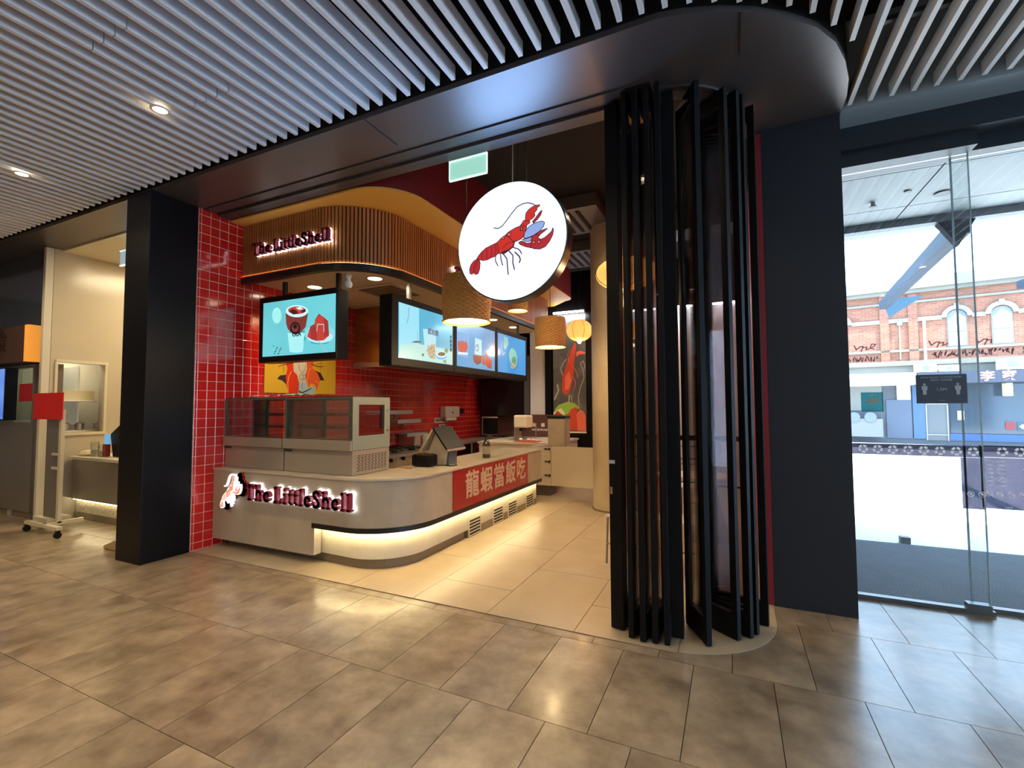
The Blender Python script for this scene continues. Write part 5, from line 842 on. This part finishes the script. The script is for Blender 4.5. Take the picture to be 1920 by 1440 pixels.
# stall counter
t = thing('stall_counter', 'stainless counter of the neighbouring stall with a lit speckled base', 'counter', (-7.8,3.8,0))
B().box(-8.72,3.46,.86,-6.0,4.3,.90).build('worktop', mat('stall_top', (.60,.56,.44), .3), t); B().box(-8.72,3.50,.29,-6.0,4.2,.859).build('front', sst, t)
B().box(-8.72,3.56,.10,-6.0,4.1,.289).build('speckled_base', mat('speckled', (.60,.55,.40), .5, noise=((.42,.36,.25), 40, 3, .48, .52)), t); B().box(-8.72,3.545,.002,-6.0,4.1,.099).build('plinth', mat('plinth_brown', (.22,.18,.13), .5), t)
b = B(); b.box(-8.7,3.515,.276,-6.0,3.53,.289); b.build('light_strip', mat('led_stall', (1,.9,.6), .5, emit=14, ecol=(1,.86,.52)), t)
jar = glass('jar_glass', (.85,.88,.85), .1)
for x, r, h, lb in ((-8.35,.05,.2,'tall clear jar on the stall counter left of the terminal'),(-8.18,.035,.16,'small tumbler on the stall counter beside the napkins')):
    t = thing('glass_jar', lb, 'jar', (x,3.6,.901)); B().lathe([(r*.9,.902),(r,.91),(r,.9+h),(r*.8,.9+h+.02)],x,3.6,16).build('jar_body', jar, t); B().cyl(x,3.6,.905,.9+h*.5,r*.8,12).build('contents', papm, t)
t = thing('snack_bag', 'plastic wrapped snacks lying on the stall counter', 'snacks', (-8.55,3.58,.901)); b = B(); b.lathe([(.11,.902),(.13,.93),(.09,.97),(.02,.985)],-8.55,3.62,10,mod=lambda i,j:1+.15*math.sin(j*2.1+i)); b.build('bag', mat('bag_plastic', (.55,.45,.30), .2), t)
t = thing('stall_terminal', 'black tablet terminal with a blue screen on the stall counter', 'till', (-8.0,3.7,.901))
b = B(); b.prism([(-8.0,.905),(-8.08,1.22),(-7.85,1.35),(-7.78,1.0),(-7.85,.905)], 3.66, 3.80, 'Y'); b.build('housing', blk, t); B().box(-8.17,3.63,1.08,-8.05,3.65,1.22).build('display', mat('blue_screen', (.1,.3,.6), .3, emit=.8, ecol=(.12,.35,.62)), t); B().box(-8.14,3.60,.905,-8.07,3.66,1.079).build('card_holder', mat('holder_red', (.25,.03,.03), .5), t)
t = thing('snack_strip', 'hanging strip of yellow snack packets beside the black column', 'snacks', (-7.72,3.9,1.7))
for k in range(6): B().box(-7.86+.01*(k%2),3.7,1.28+k*.1,-7.76+.01*(k%2),3.715,1.37+k*.1).build('packet', mat('packet', (.62,.60,.30), .4), t)
# far left stall front
t = thing('stall_facade', 'stainless stall facade with a serving window and dark glass above', 'stall', (-10.5,3.2,0))
B().box(-13.9,3.20,.10,-9.14,3.40,1.34).build('lower_panel', sst, t); B().box(-13.9,3.24,.0,-9.2,3.40,.099).build('plinth', MATS['plinth_brown'], t)
B().box(-9.13,3.21,0,-8.83,3.21+.19,2.239).build('end_panel', mat('side_dark', (.16,.14,.11), .4, metal=.4), t)
B().box(-13.9,3.20,2.24,-8.83,3.30,3.885).build('dark_fascia', mat('fascia_glass', (.035,.035,.04), .16, coat=.5), t)
b = B(); b.box(-9.9,3.2,1.341,-9.84,3.26,2.239); b.box(-9.84,3.2,1.341,-9.14,3.26,1.39); b.box(-9.84,3.2,2.19,-9.14,3.26,2.239); b.box(-9.2,3.2,1.39,-9.14,3.26,2.19); b.build('window_frame', sst, t)
B().box(-13.9,3.2,1.341,-9.91,3.30,2.239).build('upper_panel', sst, t); B().box(-9.838,3.22,1.391,-9.201,3.226,2.189).build('window_pane', cg, t); B().box(-9.84,3.7,1.34,-9.14,3.72,2.24).build('backdrop', mat('lit_inner', (.6,.6,.52), .5, emit=.12, ecol=(.7,.7,.55)), t)
t = thing('stall_sign', 'brown sign box with an orange lit end above the stall window', 'sign', (-10,3.1,2.5)); B().box(-13.9,3.04,2.26,-9.05,3.195,2.78).build('box', mat('sign_brown', (.10,.045,.025), .35), t); B().box(-9.049,3.04,2.26,-8.95,3.195,2.78).build('lit_end', mat('lit_orange', (.8,.35,.05), .5, emit=.5, ecol=(.95,.36,.05)), t)
text_obj('character', '永食', .36, mat('sign_char', (.05,.015,.012), .5), t, (-9.95,3.036,2.56), 'Y', bold=.006)
t = thing('video_screen', 'blue video screen on the stall front at the far left', 'screen', (-10.4,3.15,1.8)); B().box(-11.2,3.06,1.42,-9.66,3.195,2.2).build('housing', blk, t); B().box(-11.18,3.052,1.44,-9.68,3.059,2.18).build('display', scr_mat('display_far', (.03,.10,.5), (.25,.45,.9)), t)
t = thing('notice_stand', 'cream wheeled frame with a grey board standing before the stall', 'stand', (-8.3,3.05,0))
cw = mat('stand_cream', (.60,.54,.38), .4); b = B(); b.box(-7.93,3.03,.12,-7.87,3.07,1.58); b.box(-8.1,3.03,.98,-7.93,3.05,1.01); b.box(-8.1,3.03,.80,-7.93,3.05,.83); b.build('post', cw, t)
B().box(-8.34,3.06,.16,-7.95,3.09,1.57).build('board', mat('board_grey', (.30,.28,.24), .35, metal=.6), t)
b = B(); b.box(-8.35,2.88,.10,-7.5,2.94,.14); b.box(-7.93,2.9,.10,-7.87,3.3,.14); b.box(-8.6,3.05,.09,-8.2,3.3,.14); b.build('base_bar', cw, t)
for x, y in ((-8.33,2.9),(-7.52,2.9),(-8.55,3.12)): b = B(); b.xcyl(y,.04,x-.015,x+.015,.038,14); b.box(x-.02,y-.02,.06,x+.02,y+.02,.099); b.build('castor', blk, t)
t = thing('red_notice', 'plain red notice sheet on the wheeled stand', 'sign', (-8.35,3.0,1.6)); B().box(-8.62,3.015,1.45,-7.82,3.025,1.80).build('sheet', mat('notice_red', (.66,.012,.012), .5), t)
t = thing('red_card', 'small red card inside the serving window behind the notice', 'sign', (-9.5,3.21,1.9)); B().box(-9.62,3.207,1.70,-9.22,3.213,1.96).build('card', mat('card_red', (.45,.02,.03), .5), t)
# ================================================================= person behind the black column
def skin_body(name, joints, bones, parent, m, sub=2):
    me = bpy.data.meshes.new(name); me.from_pydata([j[0] for j in joints], bones, []); me.materials.append(m)
    o = bpy.data.objects.new(name, me); COL.objects.link(o); o.parent = parent
    sk = o.modifiers.new('skin', 'SKIN'); me.skin_vertices[0] if me.skin_vertices else None
    if not me.skin_vertices:
        bm = bmesh.new(); bm.from_mesh(me); bm.verts.layers.skin.verify(); bm.to_mesh(me); bm.free()
    for i, j in enumerate(joints): me.skin_vertices[0].data[i].radius = (j[1], j[2] if len(j) > 2 else j[1])
    me.skin_vertices[0].data[0].use_root = True
    s = o.modifiers.new('sub', 'SUBSURF'); s.levels = sub; s.render_levels = sub
    for p in me.polygons: p.use_smooth = True
    return o
pm = mat('skin_tone', (.55,.33,.22), .5); tr = mat('dark_trousers', (.015,.016,.02), .8); sh_ = mat('cream_shirt', (.55,.48,.34), .8); hr = mat('dark_hair', (.015,.01,.008), .5)
P = thing('person', 'person in dark trousers and tan shoes standing behind the black column', 'person', (-6.03,3.08,0))
J = [((0,0,.95),.10,.13),((0,0,1.2),.09,.12),((0,0,1.38),.09,.14),((.0,0,1.48),.045),((-.02,0,1.56),.07,.07),((-.02,0,1.68),.085,.075),
 ((0,-.09,.88),.08),((-.13,-.10,.5),.055),((-.22,-.11,.10),.038),((0,.09,.88),.08),((.02,.10,.5),.055),((.06,.10,.10),.038),
 ((0,-.17,1.38),.055),((.02,-.2,1.12),.042),((-.04,-.18,.90),.034),((0,.17,1.38),.055),((.02,.2,1.12),.042),((-.04,.18,.90),.034)]
Eg = [(0,1),(1,2),(2,3),(3,4),(4,5),(0,6),(6,7),(7,8),(0,9),(9,10),(10,11),(2,12),(12,13),(13,14),(2,15),(15,16),(16,17)]
skin_body('body', J, Eg, P, pm)
skin_body('trousers', [((0,0,.95),.115,.145),((0,-.09,.86),.095),((-.13,-.10,.5),.07),((-.22,-.11,.09),.055),((0,.09,.86),.095),((.02,.10,.5),.07),((.06,.10,.09),.055)], [(0,1),(1,2),(2,3),(0,4),(4,5),(5,6)], P, tr)
skin_body('shirt', [((0,0,.98),.115,.15),((0,0,1.2),.105,.14),((0,0,1.39),.10,.15),((0,-.17,1.38),.068),((.02,-.2,1.15),.055),((0,.17,1.38),.068),((.02,.2,1.15),.055)], [(0,1),(1,2),(2,3),(3,4),(2,5),(5,6)], P, sh_)
for s in (-1, 1):
    y = .18*s-.0; hb = B()
    for k in range(4): yy = y-.025+k*.017; L_ = (.075,.085,.08,.065)[k]; hb.tube([(-.05,yy,.87),(-.06,yy,.87-L_*.5),(-.05,yy,.87-L_)], [.009,.008,.006], 6)
    hb.tube([(-.06,y,.89),(-.085,y-.01*s,.86),(-.085,y-.01*s,.83)], [.010,.009,.007], 6); hb.lathe([(.012,.865),(.03,.88),(.033,.91),(.02,.93)], -.05, y, 10); local('hand', hb.mesh('hand', pm, smooth=True), P)
b = B(); b.lathe([(.04,1.60),(.098,1.64),(.105,1.70),(.09,1.76),(.03,1.79)], .0, 0, 16); local('hair', b.mesh('hair', hr, smooth=True), P)
b = B(); b.tube([(-.10,0,1.66),(-.125,0,1.63),(-.10,0,1.62)], [.008,.012,.01], 6); local('nose', b.mesh('nose', pm), P)
b = B()
for s in (-1,1): b.cbox(-.103,.032*s,1.665,.008,.02,.008)
b.cbox(-.10,0,1.595,.008,.04,.007); local('face_details', b.mesh('face_details', hr), P)
tan = mat('tan_shoe', (.42,.30,.16), .6)
for y in (-.12,.10):
    x = -.29 if y < 0 else .04
    b = B(); prof = [(-.19,.0),(.10,.0),(.105,.05),(.08,.11),(.02,.115),(-.04,.085),(-.12,.06),(-.19,.035)]; b.prism([(x+p, q+.003) for p, q in prof], y-.045, y+.045, 'Y'); local('shoe', b.mesh('shoe', tan, bevel=.012), P)
# ================================================================= glass entrance
eg = glass('entrance_glass', (.95,.975,.98), .035); edge = mat('glass_edge', (.45,.58,.58), .15); rail = mat('rail_steel', (.20,.21,.22), .35, metal=.7)
d1 = thing('door_1', None, None, (1.3,4.82,0)); d1['kind'] = 'structure'
B().box(.86,4.815,.035,1.735,4.825,3.584).build('pane', eg, d1); B().box(1.7355,4.812,.035,1.742,4.828,3.584).build('pane_edge', edge, d1)
B().box(.86,4.79,.002,1.76,4.85,.034).build('floor_rail', rail, d1); b = B(); b.box(1.60,4.785,.035,1.74,4.855,.075); b.build('patch_fitting', rail, d1)
w1 = thing('window_1', None, None, (2.5,4.9,0)); w1['kind'] = 'structure'
B().box(1.665,4.895,.035,5.2,4.905,3.584).build('pane', eg, w1); B().box(1.655,4.892,.035,1.6645,4.908,3.584).build('pane_edge', edge, w1); B().box(1.655,4.87,.002,8.98,4.93,.034).build('floor_rail', rail, w1)
B().box(5.21,4.895,.035,8.98,4.905,3.584).build('pane', eg, w1)
w2 = struct('added_window_2'); B().box(9.05,-2.49,.03,9.06,4.9,3.59).build('pane', eg, w2)  # glazed end wall out of view, added to let more daylight into the mall
band = glass('band_film', (.20,.19,.23), .02); dot = mat('decal_white', (.55,.58,.60), .6, emit=.25, ecol=(.9,.95,1))
# safety band and its printed emblems
t = thing('glass_band', 'dark film band with a row of round pentagon emblems across the entrance glass', 'decal', (1.9,4.81,1.22))
B().box(.865,4.8125,1.185,1.735,4.8145,1.275).build('film', band, t); B().box(1.745,4.8925,1.185,4.9,4.8945,1.275).build('film', band, t)
for k in range(24):
    cx = .985+k*.0995; yb = 4.812 if cx < 1.73 else 4.892
    if 1.70 < cx < 1.79: continue
    b = B()
    for q in range(5):
        a0 = PI/2+2*PI*q/5+.30; a1 = a0+2*PI/5-.60*1.0+.2; r0, r1 = .019, .034
        pts = [(cx+r0*math.cos(a0-.1), 1.23+r0*math.sin(a0-.1)), (cx+r0*math.cos(a1+.05), 1.23+r0*math.sin(a1+.05)), (cx+r1*math.cos(a1), 1.23+r1*math.sin(a1)), (cx+r1*math.cos((a0+a1)/2), 1.23+r1*1.03*math.sin((a0+a1)/2)), (cx+r1*math.cos(a0), 1.23+r1*math.sin(a0))]
        b.prism(pts, yb-.0008, yb)
        n = len(b.v)-10
        for i in range(n, len(b.v)): x_, z_, y_ = b.v[i]; b.v[i] = (x_, y_, z_)
    b.build('emblem', dot, t)
t = thing('distance_notice', 'dark notice PLEASE REMAIN 1.5 METRES APART with two figures on the glass', 'sign', (1.5,4.81,1.72))
B().box(1.352,4.8115,1.605,1.665,4.8145,1.835).build('board', mat('notice_dark', (.07,.085,.11), .5), t)
tx = mat('notice_text', (.50,.53,.53), .6)
text_obj('lettering', 'PLEASE REMAIN 1.5 METRES APART', .0165, tx, t, (1.51,4.8112,1.812), 'Y'); text_obj('lettering', '請保持1.5米的距離', .0165, tx, t, (1.51,4.8112,1.79), 'Y'); text_obj('lettering', '1.5M', .034, tx, t, (1.51,4.8112,1.715), 'Y'); text_obj('lettering', 'PLACE', .012, tx, t, (1.51,4.8112,1.627), 'Y')
for cx in (1.405,1.61):
    b = B(); b.ycyl(cx,1.757,4.8098,4.8112,.009,12); b.prism([(cx-.018,1.745),(cx+.018,1.745),(cx+.018,1.712),(cx+.012,1.712),(cx+.011,1.675),(cx-.011,1.675),(cx-.012,1.712),(cx-.018,1.712)], 4.8098, 4.8112, 'Y'); b.build('figure', tx, t)
t = thing('mask_notice', 'teal notice with a face mask drawing on the entrance glass', 'sign', (1.06,4.81,1.62))
B().box(.985,4.8115,1.54,1.135,4.8145,1.70).build('board', glass('notice_teal', (.26,.58,.63), .02), t)
b = B(); b.prism([(1.02,1.64),(1.045,1.652),(1.06,1.658),(1.085,1.652),(1.105,1.64),(1.10,1.615),(1.075,1.597),(1.055,1.597),(1.025,1.615)], 4.81, 4.8112, 'Y'); b.stroke([(1.02,1.64),(1.008,1.635),(1.008,1.62),(1.022,1.615)], .003, 4.81, 4.8112, 'Y'); b.stroke([(1.105,1.64),(1.118,1.635),(1.118,1.62),(1.103,1.615)], .003, 4.81, 4.8112, 'Y'); b.build('mask', mat('mask_cream', (.45,.48,.38), .6), t); text_obj('lettering', '請佩戴口罩', .012, tx, t, (1.062,4.8112,1.678), 'Y')
t = thing('hours_notice', 'translucent grey notice of opening hours read from outside, under the emblem band', 'sign', (1.9,4.88,1.0))
B().box(1.605,4.8115,.79,1.732,4.8145,1.184).build('film', glass('notice_film', (.22,.21,.25), .02), t); B().box(1.75,4.8915,.79,2.32,4.8945,1.184).build('film', MATS['notice_film'], t)
dl = mat('decal_text', (.6,.58,.6), .6, emit=.2, ecol=(.95,.9,.95))
for k, (a, c) in enumerate((('10AM - 6PM','MONDAY'),('10AM - 6PM','TUESDAY'),('10AM - 9PM','WEDNESDAY'),('10AM - 9PM','THURSDAY'),('10AM - 9PM','FRIDAY'),('10AM - 9PM','SATURDAY'),('10AM - 6PM','SUNDAY'))):
    z = 1.155-k*.031; text_obj('lettering', a, .022, dl, t, (1.84,4.8912,z), 'Y', flip=True); text_obj('lettering', c, .022, dl, t, (2.06,4.8912,z), 'Y', flip=True)
for k in range(7):
    x = 1.655+k*.066; yb = 4.8112 if x < 1.73 else 4.8912
    if 1.73 < x < 1.77: continue
    b = B(); b.tube([(x+.02*math.cos(a), yb-.002, .905+.02*math.sin(a)) for a in [2*PI*i/16 for i in range(16)]], .0022, 5, True); b.tube([(x-.012,yb-.002,.915),(x+.012,yb-.002,.895)], .003, 5); b.cbox(x,yb-.002,.908,.014,.002,.012); b.build('icon', dl, t)
text_obj('lettering', 'PLACE', .014, dl, t, (1.9,4.8912,.805), 'Y', flip=True)
# ================================================================= outside
og = struct('floor', 'pale sunlit paving and street outside')
B().box(-30,4.951,-.25,45,60,-.02).build('paving', mat('pale_paving', (.62,.62,.60), .8, noise=((.70,.70,.68), 3, 5, .3, .7), world=True), og)
t = thing('entrance_mat', 'dark ribbed entrance matting outside the glass', 'mat', (3,5.9,-.015)); B().box(.3,4.952,-.0199,9,6.85,-.006).build('mat_body', mat('mat_dark', (0.068,0.0782,0.0918), .8), t)
b = B()
for k in range(60): b.box(.3,4.97+k*.0315,-.0059,9,4.985+k*.0315,-.001)
o = b.build('rib', mat('mat_rib', (0.109,0.119,0.136), .7), t); o['kind'] = 'stuff'
B().box(1.74,6.90,-.0199,1.83,6.99,.06).build('stub', mat('stub_grey', (.2,.2,.2), .6), t)
cn = thing('canopy', 'pale panelled canopy over the street entrance', 'canopy', (3,6,3.7)); cpm = mat('canopy_panel', (0.40,0.42,0.41), .6, noise=((0.35,0.37,0.365), 3, 6, .45, .8), world=True)
for i, (xa, xb) in enumerate(((.92,1.74),(1.745,4.4),(4.405,8))):
    for j, (ya, yb) in enumerate(((4.96,5.25),(5.255,6.2),(6.205,6.62))): B().box(xa,ya,3.70,xb-.01,yb-.008,3.78).build('panel', cpm, cn)
B().box(.92,6.63,3.62,8,6.75,3.85).build('edge_beam', mat('beam_grey', (0.163,0.184,0.204), .5), cn); B().box(.92,6.76,3.70,8,7.2,3.86).build('gutter_panel', cpm, cn); B().box(.92,4.96,3.79,8,6.63,4.2).build('roof_slab', cpm, cn)
b = B()
for x, y in ((1.95,5.95),(1.62,5.75)): b.cyl(x,y,3.685,3.699,.07 if x > 1.8 else .03,20)
b.build('ceiling_light', mat('fit_grey', (0.17,0.17,0.17), .5), cn); b = B(); b.cyl(1.384,5.94,3.66,3.699,.02,10); b.cyl(1.384,5.94,3.65,3.659,.035,10); b.build('sprinkler', MATS['fit_grey'], cn)
blu = mat('blue_steel', (.014,.026,.045), .6, spec=.15); blup = mat('blue_panel', (.03,.075,.12), .6, spec=.15)
def strut(a, c, lb, flag=True):
    t = thing('canopy_strut', lb, 'strut', a, 'blue steel canopy struts'); A = Vector(a); C_ = Vector(c); d = (C_-A); s = d.cross(Vector((0,0,1))).normalized()
    b = B(); w2 = .085; n = len(b.v)
    for Pq in (A, C_):
        for sx, sz in ((-1,-1),(1,-1),(1,1),(-1,1)): b.v.append(tuple(Pq + s*w2*sx + Vector((0,0,.10*sz))))
    for q in ((0,1,2,3),(7,6,5,4),(0,4,5,1),(1,5,6,2),(2,6,7,3),(3,7,4,0)): b.face(list(q))
    b.build('beam', blu, t)
    b = B(); n = 0
    tri = [C_ + Vector((0,0,.1)), C_ + s*.75 + Vector((0,-.2,.12)), C_ + s*.1 + Vector((0,0,-.34)), C_ - d.normalized()*.5 + Vector((0,0,.1))]
    b.v = [tuple(p) for p in tri]; b.f = [[0,1,2],[0,2,3],[0,3,1],[1,3,2]]; b.mi = [0]*4; b.build('end_bracket', blup, t)
strut((2.52,7.22,3.72),(3.62,15.0,4.16),'long blue strut reaching from the canopy towards the brick building, left one')
strut((5.6,7.3,3.8),(6.75,16.2,4.62),'right blue strut at the picture edge, in front of the brick cornice')
t = thing('strut_bracket', 'dark blue wedge bracket under the canopy edge', 'bracket', (2.28,6.7,3.6)); b = B(); b.prism([(2.12,3.61),(2.44,3.61),(2.29,3.33)], 6.64, 6.74, 'Y'); b.build('wedge', blu, t)
# ---- brick building across the street (local frame: x along the facade, -y towards us)
BR = thing('brick_building', 'long red brick building with arched windows and shops across the street', 'building', (4.367,23.806,0), rz=-math.atan2(.168,.986))
def L(name, b, m, smooth=False): return local(name, b.mesh(name, m, smooth), BR)
bm_ = mat('brickwork', (.62,.25,.15), .8); nt = bm_.node_tree; bs = nt.nodes['Principled BSDF']; bt = nt.nodes.new('ShaderNodeTexBrick'); tc = nt.nodes.new('ShaderNodeTexCoord'); mp = nt.nodes.new('ShaderNodeMapping'); mp.inputs['Rotation'].default_value = (PI/2,0,0)
bt.inputs['Color1'].default_value = (.185,.056,.026,1); bt.inputs['Color2'].default_value = (.235,.085,.047,1); bt.inputs['Mortar'].default_value = (.24,.15,.115,1); bt.inputs['Scale'].default_value = 1; bt.inputs['Mortar Size'].default_value = .006; bt.inputs['Brick Width'].default_value = .23; bt.inputs['Row Height'].default_value = .076
nt.links.new(tc.outputs['Object'], mp.inputs[0]); nt.links.new(mp.outputs[0], bt.inputs['Vector']); nt.links.new(bt.outputs[0], bs.inputs['Base Color'])
crm = mat('stone_trim', (0.173,0.158,0.128), .7, noise=((0.15,0.136,0.109), 2, 5, .4, .8)); crl = mat('cream_paint', (0.224,0.214,0.178), .6)
L('wall', B().box(-8,0,2.8,14,.4,6.5), bm_)
b = B(); b.box(-8,-.35,6.12,14,.05,6.54); b.box(-8,-.22,5.98,14,0,6.12); L('cornice', b, crm)
L('string_course', B().box(-8,-.08,5.60,14,-.001,5.68), crm); L('string_course', B().box(-8,-.07,3.68,14,-.001,3.77), crm)
b = B(); b.box(-8,-.25,3.12,14,0,3.30); b.box(-8,-.15,2.78,14,0,3.12); L('cornice', b, crm)
for s0 in (1.2,2.09,-4.2,7.6,8.5): L('pilaster', B().box(s0,-.07,3.31,s0+.29,-.001,5.97), bm_)
wins = [-2.2,-.15,3.51,4.72,6.0,9.9,11.2]; prev = -8
for c in wins + [14]:
    a = prev; e = c-.42
    if e > a: L('belt_course', B().box(a,-.06,4.86,e,-.001,5.02), crl)
    prev = c+.42
wht = mat('window_white', (0.433,0.439,0.449), .4); wg = mat('window_shade', (0.133,0.138,0.148), .2); pnk = mat('window_pink', (0.133,0.0818,0.117), .3)
for c in wins:
    t = BR; pts = [(c-.28,3.78),(c+.28,3.78),(c+.28,4.9)] + arc(c,4.9,.28,0,180,10)[1:]
    b = B(); b.prism(pts, -.03, -.002, 'Y'); w_ = L('window', b, wg)
    b = B(); b.prism([(c-.24,3.82),(c+.24,3.82),(c+.24,4.33),(c-.24,4.33)], -.045, -.031, 'Y'); local('pane', b.mesh('pane', pnk if c == -.15 else wht), w_)
    b = B(); b.prism([(c-.24,4.37),(c+.24,4.37),(c+.24,4.88)] + [(c+.1,5.0),(c,5.1),(c-.1,4.96),(c-.24,4.8)], -.045, -.031, 'Y'); local('pane', b.mesh('pane', pnk if c == -.15 else wht), w_)
    o_ = arc(c,4.92,.44,0,180,14); i_ = arc(c,4.92,.29,180,0,14); b = B(); b.prism(o_+i_, -.11, -.001, 'Y'); b.box(c-.07,-.14,5.25,c+.07,-.001,5.42); L('arch', b, crl)
L('downpipe', B().box(2.52,-.12,3.3,2.60,-.071,4.86), rimm); L('downpipe', B().box(1.80,-.06,3.4,1.83,-.01,4.8), rimm); L('hopper', B().box(1.74,-.14,4.74,1.90,-.01,4.92), crm)
L('shop_wall', B().box(-8,.02,0,14,.4,2.8), mat('shop_grey', (0.051,0.0612,0.0765), .5)); L('awning', B().box(-8,-1.2,2.34,2.15,0,2.79), mat('awning_white', (0.459,0.459,0.459), .6))
L('awning', B().box(2.2,-1.0,2.36,14,0,2.78), mat('sign_navy', (0.0204,0.0272,0.0476), .5))
for x, w2, z0, z1 in ((2.15,.62,2.80,3.12),(2.82,.56,2.80,3.04),(4.41,.65,2.80,3.18),(7.6,.6,2.8,3.1)):
    a = L('air_conditioner', B().box(x,-.9,z0,x+w2,-.45,z1), rimm); local('fan', B().ycyl(x+w2*.5,(z0+z1)/2,-.93,-.901,(z1-z0)*.36,18).mesh('fan', wg), a)
for x, ch in ((4.08,'李'),(4.62,'家'),(5.2,'廚'),(5.8,'房')):
    me = text_mesh(ch, .38, m=mat('sign_pink', (0.34,0.15,0.136), .6), bold=.012); me.transform(Matrix.Translation((x,-1.01,2.56)) @ Matrix.Rotation(PI/2,4,'X')); local('character', me, BR)
L('panel', B().box(-.4,-.03,1.34,1.18,.019,2.34), mat('blind_beige', (0.153,0.153,0.138), .6)); L('counter', B().box(-.4,-.5,.3,1.15,.019,1.02), mat('shop_counter', (0.143,0.148,0.153), .5)); b = B(); b.ycyl(.23,1.08,-.56,-.51,.2,20); b.ycyl(.76,1.08,-.56,-.51,.2,20); L('wheel', b, mat('wheel_blue', (0.109,0.129,0.204), .5))
L('door', B().box(1.3,-.05,.25,2.08,.019,1.78), mat('door_slate', (0.0544,0.0748,0.116), .4)); L('meter_box', B().box(1.65,-.12,1.78,2.06,.019,2.33), rimm); L('blue_panel', B().box(2.12,-.06,.25,2.48,.019,2.33), mat('blue_wall', (0.034,0.0816,0.177), .5))
b = B(); b.box(2.49,-.08,.2,2.53,.019,1.62); b.box(3.10,-.08,.2,3.14,.019,1.62); b.box(2.49,-.08,1.58,3.14,.019,1.62); b.box(2.53,-.08,.4,3.10,.0,.44); L('door_frame', b, crl); L('door', B().box(2.53,-.04,.2,3.10,.019,1.58), mat('door_grey', (0.087,0.0968,0.107), .3))
L('blue_plinth', B().box(3.16,-.06,.22,14,.019,.48), mat('blue_strip', (0.017,0.0612,0.204), .5)); L('shop_window', B().box(3.2,-.02,.5,14,.019,2.33), mat('shop_glass', (0.0357,0.051,0.0714), .1))
L('poster', B().box(4.66,-.05,.66,4.90,-.021,.95), mat('poster_red', (0.17,0.0136,0.0204), .5)); L('arrow_sign', B().box(4.96,-.05,.62,5.4,-.021,.93), mat('arrow_dark', (.03,.05,.08), .5)); b = B(); b.prism([(5.0,.78),(5.1,.88),(5.1,.84),(5.35,.84),(5.35,.72),(5.1,.72),(5.1,.68)], -.06, -.051, 'Y'); L('arrow', b, mat('arrow_blue', (.35,.5,.65), .5))
L('notice', B().box(3.40,-.05,1.0,3.58,-.021,1.34), rimm); L('banner', B().box(4.52,-.6,1.88,4.62,-.55,2.32), mat('banner_yellow', (.72,.55,.15), .5)); L('banner', B().box(4.621,-.6,1.88,4.78,-.55,2.33), rimm)
L('kerb', B().box(-8,-2.0,-.019,14,-1.4,.12), mat('kerb_grey', (0.231,0.238,0.245), .7))
# graffiti, sprayed flat on the wall
gf = mat('spray_dark', (.04,.01,.012), .9, spec=.1); random.seed(11); b = B()
def scrib(s0, s1, z0, z1, n, y, w_):
    for k in range(n):
        x = s0+(s1-s0)*k/n; wv = (s1-s0)/n
        pts = [(x+random.random()*wv, z0+random.random()*(z1-z0)) for _ in range(4)]; b.stroke(pts, w_, y-.003, y)
for s in (.34,2.70,4.02,5.35): 
    y = -.002; b.stroke([(s,4.05),(s+.06,3.88),(s+.2,4.0),(s+.3,4.0),(s+.22,3.8)], .04, y-.003, y); b.stroke([(s+.3,3.95),(s+.42,3.97),(s+.38,3.86),(s+.5,3.9),(s+.66,3.98),(s+.7,4.06),(s+.58,4.08),(s+.52,3.92),(s+.66,3.86)], .036, y-.003, y)
scrib(2.75,5.0,3.40,3.64,26,-.002,.035); scrib(5.2,7.2,3.40,3.64,22,-.002,.035); scrib(.05,1.1,3.36,3.58,12,-.002,.03)
L('graffiti', b, gf)
